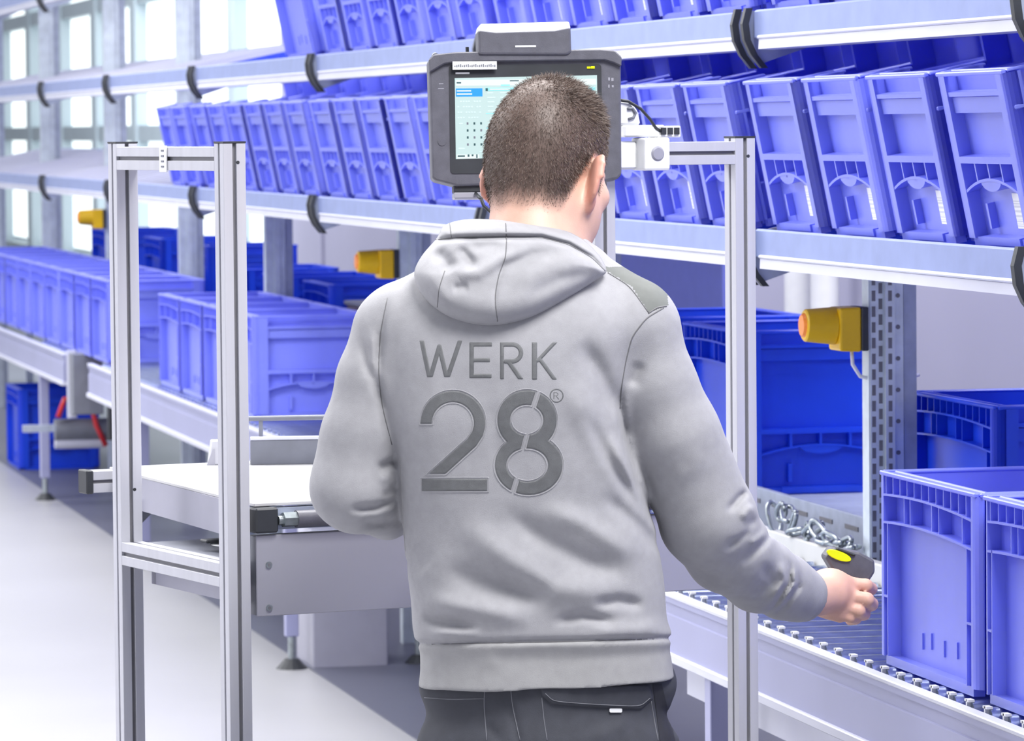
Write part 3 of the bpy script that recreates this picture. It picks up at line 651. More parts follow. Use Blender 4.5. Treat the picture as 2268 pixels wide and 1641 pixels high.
MB().box(tp(1003, 0)[0], tp(1330, 0)[0], 0.006, 0.05, tp(0, 425)[1], tp(0, 404)[1]).obj('lower_bracket', 'black_rubber', term, bevel=0.002)
MB().box(tp(1003, 0)[0], tp(1330, 0)[0], 0.004, 0.05, tp(0, 438)[1], tp(0, 424)[1]).obj('lower_bracket_edge', 'panel_white', term, bevel=0.002)
MB().cyl((tp(1040, 0)[0], 0.03, tp(0, 100)[1]), (tp(1040, 0)[0], 0.03, tp(0, 118)[1]), 0.003, 8).obj('antenna', 'black_rubber', term)
MB().tube([(tp(1052, 0)[0], -0.10, tp(0, 446)[1]), (tp(1058, 0)[0], -0.10, tp(0, 462)[1]), (tp(1072, 0)[0], -0.10, tp(0, 474)[1]), (tp(1092, 0)[0], -0.10, tp(0, 474)[1])], 0.003, 8).obj('cable', 'black_rubber', term, smooth=True)
MB().tube([(tp(1052, 0)[0], 0.02, tp(0, 425)[1]), (tp(1050, 0)[0], -0.05, tp(0, 436)[1]), (tp(1052, 0)[0], -0.10, tp(0, 446)[1])], 0.003, 8).obj('cable', 'black_rubber', term, smooth=True)

# ================================================================== the worker
class Grid:
    """signed field on a voxel grid; primitives are blended in, then polygonised with surface nets"""
    def __init__(s, lo, hi, h):
        s.lo = np.array(lo, float); s.h = h
        s.n = np.ceil((np.array(hi) - s.lo) / h).astype(int) + 1
        s.F = np.full(tuple(s.n), 1.0, np.float32)
    def sub(s, lo, hi):
        a = np.clip(np.floor((np.array(lo) - s.lo) / s.h).astype(int), 0, s.n); b = np.clip(np.ceil((np.array(hi) - s.lo) / s.h).astype(int) + 1, 0, s.n)
        if np.any(b <= a): return None
        ax = [(s.lo[i] + s.h * np.arange(a[i], b[i])).astype(np.float32) for i in range(3)]
        return tuple(slice(a[i], b[i]) for i in range(3)), ax[0][:, None, None], ax[1][None, :, None], ax[2][None, None, :]
    def blend(s, sl, d, k, cut=False):
        f = s.F[sl]
        if cut:
            hh = np.clip(0.5 - 0.5 * (f + d) / k, 0, 1); s.F[sl] = f + (-d - f) * hh + k * hh * (1 - hh)
        else:
            hh = np.clip(0.5 + 0.5 * (d - f) / k, 0, 1); s.F[sl] = d + (f - d) * hh - k * hh * (1 - hh)
    def ellipsoid(s, c, r, k=0.01, M=None, cut=False):
        c = np.array(c, float); R = max(r) + 3 * k + 0.01
        q = s.sub(c - R, c + R)
        if q is None: return
        sl, X, Y, Z = q
        P = [X - c[0], Y - c[1], Z - c[2]]
        if M is not None: P = [M[i][0] * P[0] + M[i][1] * P[1] + M[i][2] * P[2] for i in range(3)]
        k0 = np.sqrt(sum((P[i] / r[i]) ** 2 for i in range(3))); k1 = np.sqrt(sum((P[i] / r[i] ** 2) ** 2 for i in range(3)))
        s.blend(sl, (k0 * (k0 - 1) / np.maximum(k1, 1e-6)).astype(np.float32), k, cut)
    def capsule(s, a, b, ra, rb, k=0.01, cut=False):
        a = np.array(a, float); b = np.array(b, float); R = max(ra, rb) + 3 * k + 0.01
        q = s.sub(np.minimum(a, b) - R, np.maximum(a, b) + R)
        if q is None: return
        sl, X, Y, Z = q; d = b - a; L2 = max(d @ d, 1e-9)
        t = np.clip(((X - a[0]) * d[0] + (Y - a[1]) * d[1] + (Z - a[2]) * d[2]) / L2, 0, 1)
        D = np.sqrt((X - a[0] - t * d[0]) ** 2 + (Y - a[1] - t * d[1]) ** 2 + (Z - a[2] - t * d[2]) ** 2) - (ra + (rb - ra) * t)
        s.blend(sl, D.astype(np.float32), k, cut)
    def chain(s, pts, k=0.02):
        for p, q in zip(pts[:-1], pts[1:]): s.capsule(p[:3], q[:3], p[3], q[3], k)
    def band(s, w=0.025):
        i = np.argwhere(np.abs(s.F) < w); return i, s.lo + i * s.h
    def polygonise(s):
        F = s.F; ins = F < 0
        c = np.zeros(tuple(np.array(F.shape) - 1), np.int8)
        for dx in (0, 1):
            for dy in (0, 1):
                for dz in (0, 1): c += ins[dx:F.shape[0] - 1 + dx, dy:F.shape[1] - 1 + dy, dz:F.shape[2] - 1 + dz]
        act = np.argwhere((c > 0) & (c < 8))
        idx = np.full(c.shape, -1, np.int32); idx[tuple(act.T)] = np.arange(len(act))
        acc = np.zeros((len(act), 3)); cnt = np.zeros(len(act))
        co = [(a, b, d) for a in (0, 1) for b in (0, 1) for d in (0, 1)]
        val = {p: F[act[:, 0] + p[0], act[:, 1] + p[1], act[:, 2] + p[2]] for p in co}
        for p in co:
            for ax in range(3):
                if p[ax]: continue
                q = list(p); q[ax] = 1; q = tuple(q)
                m = (val[p] < 0) != (val[q] < 0); t = val[p][m] / (val[p][m] - val[q][m])
                v = np.tile(np.array(p, float), (m.sum(), 1)); v[:, ax] += t
                acc[m] += v; cnt[m] += 1
        V = s.lo + (act + acc / cnt[:, None]) * s.h
        faces = []
        for ax in range(3):
            o = [i for i in range(3) if i != ax]
            A = [slice(1, -1)] * 3; B = [slice(1, -1)] * 3; A[ax] = slice(0, -1); B[ax] = slice(1, None)
            a, b = ins[tuple(A)], ins[tuple(B)]
            e = np.argwhere(a != b); fl = a[tuple(e.T)]
            base = e.copy(); base[:, o[0]] += 1; base[:, o[1]] += 1
            qs = []
            for (i, j) in ((-1, -1), (0, -1), (0, 0), (-1, 0)):
                w = base.copy(); w[:, o[0]] += i; w[:, o[1]] += j; qs.append(idx[tuple(w.T)])
            q = np.stack(qs, 1)
            fl = fl if ax != 1 else ~fl
            q[~fl] = q[~fl][:, ::-1]; faces.append(q)
        return V, np.concatenate(faces)
def mesh_from(name, V, Fc, mats, smooth=True):
    me = bpy.data.meshes.new(name); me.from_pydata([tuple(v) for v in V], [], [tuple(int(i) for i in f) for f in Fc])
    for m in mats: me.materials.append(MATS[m])
    if smooth: me.shade_smooth()
    me.update(); return me
def seg_dist(X, Y, pts):
    d = np.full(np.shape(X), 1e9)
    for (a, b) in zip(pts[:-1], pts[1:]):
        ax, ay = a; dx, dy = b[0] - ax, b[1] - ay; L = dx * dx + dy * dy + 1e-9
        t = np.clip(((X - ax) * dx + (Y - ay) * dy) / L, 0, 1)
        d = np.minimum(d, np.hypot(X - ax - t * dx, Y - ay - t * dy))
    return d
def project(P):
    Q = P - np.array(CAMP); z = Q @ np.array(Fv)
    return CX + FPX * (Q @ np.array(Rv)) / z, CY - FPX * (Q @ np.array(Uv)) / z
def Wp(x, y, Y): return np.array(at_y(x, y, Y))
def folds_at(px, py, folds):
    """folds: (polyline, amplitude in m (+ in, - out), width in px), tapering towards the ends"""
    d = np.zeros(px.shape)
    for pts, A, w in folds:
        bb = np.array(pts); m = (px > bb[:, 0].min() - 3 * w) & (px < bb[:, 0].max() + 3 * w) & (py > bb[:, 1].min() - 3 * w) & (py < bb[:, 1].max() + 3 * w)
        if m.any():
            X_, Y_ = px[m], py[m]; best = np.full(X_.shape, 1e9); sp = np.zeros(X_.shape); run = 0.0
            for (a, b) in zip(pts[:-1], pts[1:]):
                dx, dy = b[0] - a[0], b[1] - a[1]; Ls = math.hypot(dx, dy)
                t = np.clip(((X_ - a[0]) * dx + (Y_ - a[1]) * dy) / (Ls * Ls + 1e-9), 0, 1); dd = np.hypot(X_ - a[0] - t * dx, Y_ - a[1] - t * dy)
                k_ = dd < best; best[k_] = dd[k_]; sp[k_] = run + t[k_] * Ls; run += Ls
            tp_ = np.clip(np.minimum(sp, run - sp) / (0.35 * run) + 0.12, 0, 1); tp_ = tp_ * tp_ * (3 - 2 * tp_)
            d[m] += A * tp_ * np.exp(-(best / w) ** 2)
    return d

mat('skin', (0.62, 0.385, 0.305), 0.5, var=0.07, scale=30, bump=0.1, bscale=400)
def skin_nodes():
    m = MATS['skin']; nt = m.node_tree; b = nt.nodes['Principled BSDF']
    b.inputs['Subsurface Weight'].default_value = 0.08; b.inputs['Subsurface Radius'].default_value = (0.01, 0.004, 0.002)
    src = b.inputs['Base Color'].links[0].from_socket
    at = nt.nodes.new('ShaderNodeAttribute'); at.attribute_name = 'stubble'
    mx = nt.nodes.new('ShaderNodeMixRGB'); mx.inputs[2].default_value = (0.075, 0.052, 0.045, 1)
    nt.links.new(at.outputs['Fac'], mx.inputs[0]); nt.links.new(src, mx.inputs[1])
    a2 = nt.nodes.new('ShaderNodeAttribute'); a2.attribute_name = 'flush'
    m2 = nt.nodes.new('ShaderNodeMixRGB'); m2.inputs[2].default_value = (0.60, 0.20, 0.15, 1)
    nt.links.new(a2.outputs['Fac'], m2.inputs[0]); nt.links.new(mx.outputs[0], m2.inputs[1]); nt.links.new(m2.outputs[0], b.inputs['Base Color'])
skin_nodes()
mat('hoodie_fleece', (0.33, 0.33, 0.355), 0.85, var=0.05, scale=60, bump=0.25, bscale=900, sheen=0.1)
mat('rib_knit', (0.33, 0.33, 0.34), 0.85, var=0.05, scale=50, bump=0.2, bscale=800)
mat('patch_grey', (0.15, 0.16, 0.155), 0.8, var=0.06, scale=60)
mat('seam_thread', (0.15, 0.15, 0.16), 0.8, var=0.1)
mat('print_grey', (0.135, 0.14, 0.148), 0.42, 0.1, var=0.10, scale=90, bump=0.4, bscale=1500)
mat('trouser_cloth', (0.045, 0.048, 0.062), 0.8, var=0.10, scale=50, bump=0.2, bscale=900)
mat('trouser_dark', (0.022, 0.023, 0.032), 0.8, var=0.10, scale=50)
mat('trouser_thread', (0.16, 0.165, 0.19), 0.8, var=0.1)
mat('hair_brown', (0.115, 0.080, 0.066), 0.55, var=0.35, scale=40)
mat('eye_white', (0.8, 0.8, 0.8), 0.2); mat('eye_iris', (0.05, 0.08, 0.1), 0.2); mat('lip_pink', (0.5, 0.2, 0.18), 0.5)

person = thing('person', 'person seen from behind in a grey hooded sweatshirt and dark work trousers, reaching right', 'person', (0.03, 7.05, 0))
def child(name, me, parent):
    o = link(name, me, parent)
    o.matrix_parent_inverse = (Matrix.Translation(person.location)).inverted()
    return o
def child2(name, me, parent): return link(name, me, parent)

# ---- head frame
AL, PT, RL = math.radians(33), math.radians(19), math.radians(-2)
f0 = np.array([math.sin(AL), math.cos(AL), 0]); zz = np.array([0, 0, 1.0])
HF = f0 * math.cos(PT) - zz * math.sin(PT); HU = f0 * math.sin(PT) + zz * math.cos(PT); HR = np.cross(HF, HU)
HC = Wp(1219, 332, 7.15)
def hd(r, f, u): return HC + HR * r + HF * f + HU * u
HM = np.array([HR, HF, HU])
def rotm(axis, ang):
    return np.array(Matrix.Rotation(ang, 3, Vector(axis)))

# ---- right hand geometry (palm down, fingers curled round the scanner)
YH = 7.40
wristR = Wp(1800, 1322, 7.33)
g = Grid((-0.36, 6.88, 0.80), (0.62, 7.62, 1.80), 0.0032)
# skull, face, neck
g.ellipsoid(hd(0, -0.006, 0.012), (0.083, 0.106, 0.100), 0.01, HM)
g.ellipsoid(hd(0, -0.050, -0.025), (0.074, 0.060, 0.080), 0.03, HM)
g.ellipsoid(hd(0, 0.045, -0.060), (0.068, 0.058, 0.090), 0.03, HM)
g.ellipsoid(hd(0, 0.070, -0.130), (0.040, 0.030, 0.030), 0.03, HM)
for s in (-1, 1):
    g.ellipsoid(hd(0.058 * s, 0.030, -0.100), (0.018, 0.045, 0.035), 0.03, HM)
    g.ellipsoid(hd(0.052 * s, 0.072, -0.055), (0.022, 0.022, 0.020), 0.02, HM)      # cheek bones
    g.ellipsoid(hd(0.033 * s, 0.110, -0.032), (0.016, 0.012, 0.011), 0.010, HM, True)  # eye sockets
    # ears
    EM = rotm((0, 0, 1), -0.80 * s) @ HM
    EM = rotm((1, 0, 0), 0.12) @ EM
    ec = hd(0.093 * s, -0.002, -0.050)
    g.ellipsoid(ec, (0.0085, 0.0240, 0.040), 0.006, EM)
    g.ellipsoid(hd(0.087 * s, 0.006, -0.086), (0.008, 0.011, 0.015), 0.008, EM)
    for t in range(9):                                                    # rim of the ear
        a0, a1 = math.radians(-60 + 35 * t), math.radians(-60 + 35 * (t + 1))
        if t < 7:
            P = [ec + EM.T @ np.array([0.005 * s, 0.0220 * math.cos(a), 0.037 * math.sin(a) + 0.002]) for a in (a0, a1)]
            g.capsule(P[0], P[1], 0.0045, 0.0045, 0.003)
    g.ellipsoid(ec + EM.T @ np.array([0.011 * s, 0.003, -0.002]), (0.007, 0.010, 0.017), 0.004, EM, True)
g.capsule(hd(0, 0.108, -0.032), hd(0, 0.130, -0.072), 0.010, 0.0145, 0.010)          # nose
g.capsule(hd(-0.03, 0.106, -0.010), hd(0.03, 0.106, -0.010), 0.010, 0.010, 0.02)       # brow
g.capsule(hd(-0.018, 0.106, -0.106), hd(0.018, 0.106, -0.106), 0.006, 0.006, 0.012)  # lips
nb = Wp(1175, 585, 7.07)
g.capsule(hd(0, -0.034, -0.075), nb, 0.062, 0.070, 0.035)
g.capsule(hd(0.02, 0.01, -0.10), Wp(1215, 575, 7.12), 0.052, 0.060, 0.03)
# trunk and arms under the clothes
g.chain([(*Wp(1180, 600, 7.07), 0.075), (*Wp(1130, 760, 7.07), 0.095), (*Wp(1160, 1000, 7.06), 0.10), (*Wp(1205, 1300, 7.06), 0.10), (*Wp(1212, 1440, 7.06), 0.10)], 0.04)
g.chain([(*Wp(1180, 640, 7.08), 0.06), (*Wp(1415, 750, 7.065), 0.042), (*Wp(1570, 1165, 7.11), 0.040), (*wristR, 0.026)], 0.03)
g.chain([(*Wp(1100, 640, 7.08), 0.06), (*Wp(872, 760, 7.065), 0.042), (*Wp(788, 1085, 7.05), 0.040), (*Wp(1010, 1105, 7.36), 0.028)], 0.03)
def finger(pts, r, k=0.004):
    for i in range(len(pts) - 1): g.capsule(pts[i], pts[i + 1], r * (1.02 - 0.05 * i), r * (0.97 - 0.05 * i), k)
# right hand
g.capsule(wristR, Wp(1838, 1316, 7.36), 0.029, 0.033, 0.02)
g.ellipsoid(Wp(1838, 1312, 7.372), (0.040, 0.021, 0.040), 0.015, rotm((0, 1, 0), 0.20))
for kx, ky, kY in ((1876, 1292, 7.383), (1879, 1318, 7.372), (1874, 1342, 7.367), (1860, 1361, 7.367)): g.capsule(Wp(1822, 1290 + (ky - 1292) * 0.75, 7.368), Wp(kx, ky, kY), 0.0165, 0.0135, 0.010)
FING = [([(1876, 1292, 7.383), (1918, 1297, 7.385), (1929, 1304, 7.415), (1912, 1310, 7.445)], 0.0115),
        ([(1879, 1320, 7.370), (1920, 1328, 7.366), (1930, 1338, 7.398), (1912, 1344, 7.425)], 0.0122),
        ([(1872, 1345, 7.366), (1902, 1353, 7.362), (1914, 1360, 7.392), (1898, 1364, 7.415)], 0.0110),
        ([(1858, 1361, 7.366), (1884, 1368, 7.364), (1896, 1372, 7.388), (1882, 1375, 7.405)], 0.0088)]
for pts, r in FING: finger([Wp(*p) for p in pts], r, 0.003)
finger([Wp(1832, 1285, 7.39), Wp(1850, 1272, 7.42), Wp(1880, 1270, 7.45), Wp(1905, 1276, 7.46)], 0.0110, 0.006)     # thumb closing on the far side
# left hand resting on the table by the tray (behind the body)
lw = Wp(1010, 1105, 7.36)
g.chain([(*lw, 0.028), (*Wp(1042, 1100, 7.42), 0.030)], 0.02)
g.ellipsoid(Wp(1060, 1098, 7.45), (0.036, 0.034, 0.018), 0.015)
for i in range(4):
    g_pts = [Wp(1078 + 4 * i, 1085 + 9 * i, 7.47), Wp(1108 + 4 * i, 1086 + 9 * i, 7.51), Wp(1122 + 3 * i, 1098 + 9 * i, 7.535)]
    finger(g_pts, 0.0088, 0.003)
finger([Wp(1052, 1085, 7.46), Wp(1060, 1072, 7.50), Wp(1078, 1072, 7.525)], 0.0098, 0.005)
V, Fc = g.polygonise()
me = mesh_from('body', V, Fc, ['skin'])
L = (V - HC) @ HM.T                                  # head coordinates for the hair mask
def hair_mask(L):
    r, f, u = L[:, 0], L[:, 1], L[:, 2]
    line = np.interp(f, [-0.13, -0.07, -0.045, -0.025, 0.0, 0.020, 0.030, 0.045, 0.058, 0.075, 0.12], [-0.120, -0.118, -0.105, -0.065, -0.008, -0.004, -0.050, -0.058, 0.0, 0.045, 0.060])
    line = line + 0.004 * np.sin(r * 160)
    soft = np.interp(f, [-0.1, -0.03, 0.0, 0.1], [0.045, 0.030, 0.008, 0.006])
    m = np.clip((u - line) / soft + 0.3, 0, 1)
    m[np.linalg.norm(L, axis=1) > 0.19] = 0
    return m
hm = hair_mask(L)
earm = (np.abs(L[:, 0]) > 0.0865) & (np.abs(L[:, 1]) < 0.045) & (np.abs(L[:, 2] + 0.055) < 0.06)
hm[earm] = 0
at = me.attributes.new('stubble', 'FLOAT', 'POINT'); at.data.foreach_set('value', (hm * 0.93).astype(np.float32))
fl = np.zeros(len(V)); fl[earm] = 0.45
hp = np.linalg.norm(V - Wp(1870, 1320, 7.39), axis=1); fl = np.maximum(fl, np.clip(1 - hp / 0.10, 0, 1) * 0.25)
at = me.attributes.new('flush', 'FLOAT', 'POINT'); at.data.foreach_set('value', fl.astype(np.float32))
body = child('body', me, person); body['label'] = 'skin of head, neck and hands'
for s in (-1, 1):
    e = MB(); c = hd(0.033 * s, 0.096, -0.032)
    bm_ = bmesh.new(); bmesh.ops.create_uvsphere(bm_, u_segments=14, v_segments=10, radius=0.0125)
    me_e = bpy.data.meshes.new('eye'); bm_.to_mesh(me_e); bm_.free(); me_e.materials.append(MATS['eye_white']); me_e.shade_smooth()
    eo = child('eye', me_e, body); eo.matrix_parent_inverse = Matrix.Translation(-person.location); eo.location = c
    pu = MB().cyl(HF * 0.0115, HF * 0.0132, 0.0055, 14).mesh('iris', 'eye_iris'); io = link('iris', pu, body); io.matrix_parent_inverse = Matrix.Translation(-person.location); io.location = c
# ---- hair: short strands, longer on top
cand = np.where(hm > 0.05)[0]
Nrm = np.zeros((len(V), 3)); me.vertices.foreach_get('normal', Nrm.reshape(-1))
NH = 42000
pick = rng.choice(cand, NH, p=hm[cand] / hm[cand].sum())
pk = V[pick] + rng.normal(0, 0.0016, (NH, 3)); nn = Nrm[pick]; lp = L[pick]
topness = np.clip((lp[:, 2] - 0.035) / 0.04, 0, 1) * np.clip((lp[:, 1] + 0.09) / 0.08, 0, 1)
ln = (0.0050 + 0.012 * topness) * rng.uniform(0.7, 1.25, NH) * np.clip(hm[pick] * 1.4, 0.3, 1)
dirv = nn * (0.55 + 0.25 * topness)[:, None] + (HF[None, :] * (0.55 * topness)[:, None]) + np.array([0, 0, -1.0])[None, :] * (0.65 * (1 - topness))[:, None] + rng.normal(0, 0.22, (NH, 3))
dirv /= np.linalg.norm(dirv, axis=1)[:, None]
side = np.cross(dirv, rng.normal(0, 1, (NH, 3))); side /= np.linalg.norm(side, axis=1)[:, None]
wd = 0.00034
base = pk - nn * 0.0008
mid = base + dirv * (ln * 0.6)[:, None]; tip = base + (dirv * ln[:, None]) + np.array([0, 0, -0.12])[None, :] * ln[:, None]
HV = np.stack([base - side * wd, base + side * wd, mid + side * wd * 0.7, mid - side * wd * 0.7, tip], 1).reshape(-1, 3)
fi = np.arange(NH) * 5
hf = [tuple(x) for x in np.stack([fi, fi + 1, fi + 2, fi + 3], 1)] + [tuple(x) for x in np.stack([fi + 3, fi + 2, fi + 4], 1)]
hme = bpy.data.meshes.new('hair'); hme.from_pydata([tuple(v) for v in HV], [], hf); hme.materials.append(MATS['hair_brown']); hme.update()
ho = child('hair', hme, person); ho['kind'] = 'stuff'; ho['label'] = 'short cropped brown hair'

# ---- hoodie
ROWS = [(545, 1070, 1270, 7.095, 0.075), (585, 1000, 1300, 7.09, 0.092), (620, 930, 1352, 7.085, 0.108), (660, 872, 1418, 7.075, 0.120), (700, 850, 1440, 7.07, 0.130), (760, 846, 1420, 7.066, 0.136), (830, 846, 1402, 7.063, 0.138),
        (900, 848, 1396, 7.062, 0.138), (1000, 862, 1414, 7.062, 0.134), (1100, 880, 1444, 7.062, 0.130), (1200, 893, 1464, 7.062, 0.128), (1300, 905, 1472, 7.062, 0.128), (1375, 912, 1480, 7.062, 0.130),
        (1408, 918, 1490, 7.062, 0.132), (1422, 922, 1486, 7.062, 0.127), (1436, 930, 1480, 7.062, 0.123), (1480, 931, 1486, 7.062, 0.124), (1540, 926, 1500, 7.062, 0.127)]
gz = []; 
for (y, l, r, Yc, b) in ROWS:
    pl, pr = Wp(l, y, Yc), Wp(r, y, Yc); gz.append(((pl[2] + pr[2]) / 2, (pl[0] + pr[0]) / 2, (pr[0] - pl[0]) / 2, Yc, b))
gz = np.array(gz[::-1])
zd = np.arange(gz[0, 0] - 0.1, gz[-1, 0] + 0.1, 0.002); gd = np.stack([zd] + [np.interp(zd, gz[:, 0], gz[:, c_]) for c_ in range(1, 5)], 1)
def gsm(a, sig):
    k_ = np.exp(-0.5 * (np.arange(-60, 61) * 0.002 / sig) ** 2); k_ /= k_.sum(); return np.convolve(np.pad(a, 60, mode='edge'), k_, 'valid')
ws = np.clip((zd - 0.90) / 0.04, 0, 1)
ztop = gz[-1, 0]
for c_ in range(1, 5): gd[:, c_] = (1 - ws) * gsm(gd[:, c_], 0.004) + ws * gsm(gd[:, c_], 0.030)
gz = gd
h = Grid((-0.36, 6.86, 0.74), (0.56, 7.50, 1.53), 0.0034)
sl, X, Y, Z = h.sub(h.lo, h.lo + h.n * h.h)
z1 = Z.ravel(); cxs = np.interp(z1, gz[:, 0], gz[:, 1])[None, None, :]; aw = np.interp(z1, gz[:, 0], gz[:, 2])[None, None, :]; cys = np.interp(z1, gz[:, 0], gz[:, 3])[None, None, :]; bw = np.interp(z1, gz[:, 0], gz[:, 4])[None, None, :]
pw = 2.6
qx = np.abs(X - cxs) / aw; qy = np.abs(Y - cys) / bw
ff = np.maximum((qx ** pw + qy ** pw) ** (1 / pw), 1e-4)
gr = np.sqrt((qx ** (pw - 1) / aw) ** 2 + (qy ** (pw - 1) / bw) ** 2) * ff ** (1 - pw)
d = ((ff - 1) / np.maximum(gr, 0.5)).astype(np.float32)
d = np.maximum(d, (Z - ztop).astype(np.float32))
h.F = d.copy()
armR = [(*Wp(1418, 742, 7.06), 0.064), (*Wp(1447, 850, 7.06), 0.066), (*Wp(1492, 960, 7.07), 0.073), (*Wp(1566, 1150, 7.10), 0.0765), (*Wp(1614, 1218, 7.15), 0.068), (*Wp(1680, 1272, 7.22), 0.0585), (*Wp(1738, 1300, 7.28), 0.050), (*Wp(1768, 1312, 7.305), 0.044), (*Wp(1792, 1321, 7.325), 0.0395)]
armL = [(*Wp(866, 742, 7.06), 0.060), (*Wp(842, 840, 7.06), 0.0645), (*Wp(814, 960, 7.055), 0.070), (*Wp(788, 1080, 7.05), 0.0695), (*Wp(860, 1110, 7.18), 0.060), (*Wp(960, 1110, 7.31), 0.050), (*Wp(1000, 1106, 7.35), 0.040)]
h.chain(armR[:2], 0.030); h.chain(armR[1:], 0.012); h.chain(armL[:2], 0.024); h.chain(armL[1:], 0.011)
h.chain([(*Wp(1110, 600, 7.10), 0.06), (*Wp(900, 700, 7.065), 0.058)], 0.04)
h.chain([(*Wp(1240, 600, 7.10), 0.06), (*Wp(1395, 700, 7.065), 0.060)], 0.04)
# round collar behind the neck
for t in range(14):
    a0, a1 = 2 * math.pi * t / 14, 2 * math.pi * (t + 1) / 14
    cc = Wp(1180, 560, 7.10)
    pp = [cc + np.array([0.088 * math.cos(a), 0.085 * math.sin(a), -0.030 * math.sin(a) * 0 - 0.02]) for a in (a0, a1)]
    h.capsule(pp[0], pp[1], 0.020, 0.020, 0.02)
# hem: cut along a slightly slanting line
hl, hr = Wp(930, 1526, 7.0), Wp(1497, 1506, 7.0)
slope = (hr[2] - hl[2]) / (hr[0] - hl[0])
sl, X, Y, Z = h.sub((-0.36, 6.86, 0.74), (0.40, 7.5, 1.0))
armmask = (X > 0.335)
cutd = (hl[2] + slope * (X - hl[0]) - Z) * np.ones_like(Y)
h.F[sl] = np.where(armmask, h.F[sl], np.maximum(h.F[sl], cutd.astype(np.float32)))
# sleeve ends are cut square
def cut_end(p, q, rad):
    p = np.array(p); q = np.array(q); n = (q - p) / np.linalg.norm(q - p)
    s_ = h.sub(q - rad, q + rad)
    sl, X, Y, Z = s_
    h.F[sl] = np.maximum(h.F[sl], ((X - q[0]) * n[0] + (Y - q[1]) * n[1] + (Z - q[2]) * n[2]).astype(np.float32))
cut_end(armR[-2][:3], armR[-1][:3], 0.06); cut_end(armL[-2][:3], armL[-1][:3], 0.055)
FOLDS = [([(1005, 1150), (1120, 1235), (1230, 1305), (1400, 1318)], -0.009, 34), ([(1190, 1120), (1290, 1160), (1420, 1240)], -0.006, 24),
         ([(930, 1330), (1060, 1350), (1180, 1375)], -0.007, 24), ([(1110, 1130), (1200, 1190), (1300, 1245), (1400, 1275)], 0.007, 24),
         ([(980, 1260), (1090, 1295), (1230, 1325)], 0.008, 26), ([(1310, 1338), (1370, 1330), (1430, 1342)], 0.006, 13), ([(1220, 1378), (1290, 1364), (1370, 1380)], 0.006, 12),
         ([(930, 1365), (1000, 1378), (1065, 1392)], 0.007, 16), ([(1300, 1400), (1400, 1395), (1480, 1388)], -0.004, 18), ([(950, 1402), (1070, 1400)], -0.005, 12),
         ([(1285, 750), (1330, 830), (1375, 930)], 0.007, 22), ([(1250, 830), (1310, 950), (1400, 1090)], -0.005, 30), ([(1290, 900), (1350, 1020), (1440, 1150)], 0.005, 16), ([(1350, 960), (1405, 1080), (1440, 1140)], -0.005, 14),
         ([(1330, 1090), (1420, 1170), (1465, 1230)], 0.005, 18),
         ([(1376, 830), (1374, 900), (1388, 980), (1412, 1070), (1445, 1145), (1480, 1205)], 0.008, 10),
         ([(862, 650), (842, 740), (838, 800), (842, 880), (868, 985), (882, 1050)], 0.007, 10), ([(800, 740), (812, 810), (845, 880), (870, 930)], 0.005, 10), ([(820, 720), (830, 800), (850, 860)], -0.004, 10),
         ([(835, 1040), (862, 1028), (880, 1018)], 0.008, 10), ([(845, 1104), (866, 1090), (880, 1074)], 0.005, 10), ([(772, 1128), (830, 1124), (862, 1114), (882, 1100)], 0.009, 9), ([(800, 1160), (850, 1158), (880, 1145)], 0.005, 10),
         ([(840, 1066), (870, 1052)], -0.003, 11),
         ([(1610, 1135), (1638, 1102), (1655, 1085)], 0.007, 8), ([(1640, 1150), (1668, 1118)], -0.005, 10), ([(1600, 1222), (1650, 1180), (1678, 1140)], 0.006, 10), ([(1640, 1250), (1690, 1205), (1712, 1170)], 0.0045, 9), ([(1620, 1200), (1672, 1158)], -0.004, 9),
         ([(1660, 1210), (1700, 1178)], -0.004, 9), ([(1744, 1234), (1752, 1262), (1746, 1296), (1716, 1340), (1690, 1360)], 0.006, 7), ([(1764, 1260), (1768, 1300), (1740, 1340), (1716, 1362)], 0.005, 7), ([(1730, 1240), (1738, 1285), (1706, 1335)], -0.006, 9), ([(1756, 1250), (1762, 1290), (1730, 1340)], -0.005, 7),
         ([(1690, 1240), (1705, 1290), (1670, 1330)], 0.004, 14), ([(1480, 1060), (1530, 1040), (1570, 1000)], -0.002, 22), ([(1420, 800), (1400, 860)], 0.004, 14),
         ([(860, 660), (930, 760), (960, 900), (950, 1100)], -0.003, 40), ([(905, 1220), (950, 1260)], 0.004, 30), ([(893, 760), (886, 900), (884, 1100), (905, 1290)], 0.003, 16),
         ([(1085, 880), (1100, 960), (1105, 1040)], 0.002, 18), ([(1010, 1440), (1120, 1470)], -0.002, 20), ([(700, 1428), (1100, 1421), (1720, 1408)], 0.006, 6)]
FOLDS = [(p_, a_ * (1.75 if i_ < 15 else 1.25), w_) for i_, (p_, a_, w_) in enumerate(FOLDS)]
ii, PP = h.band(0.03)
px, py = project(PP)
h.F[tuple(ii.T)] += folds_at(px, py, FOLDS).astype(np.float32)
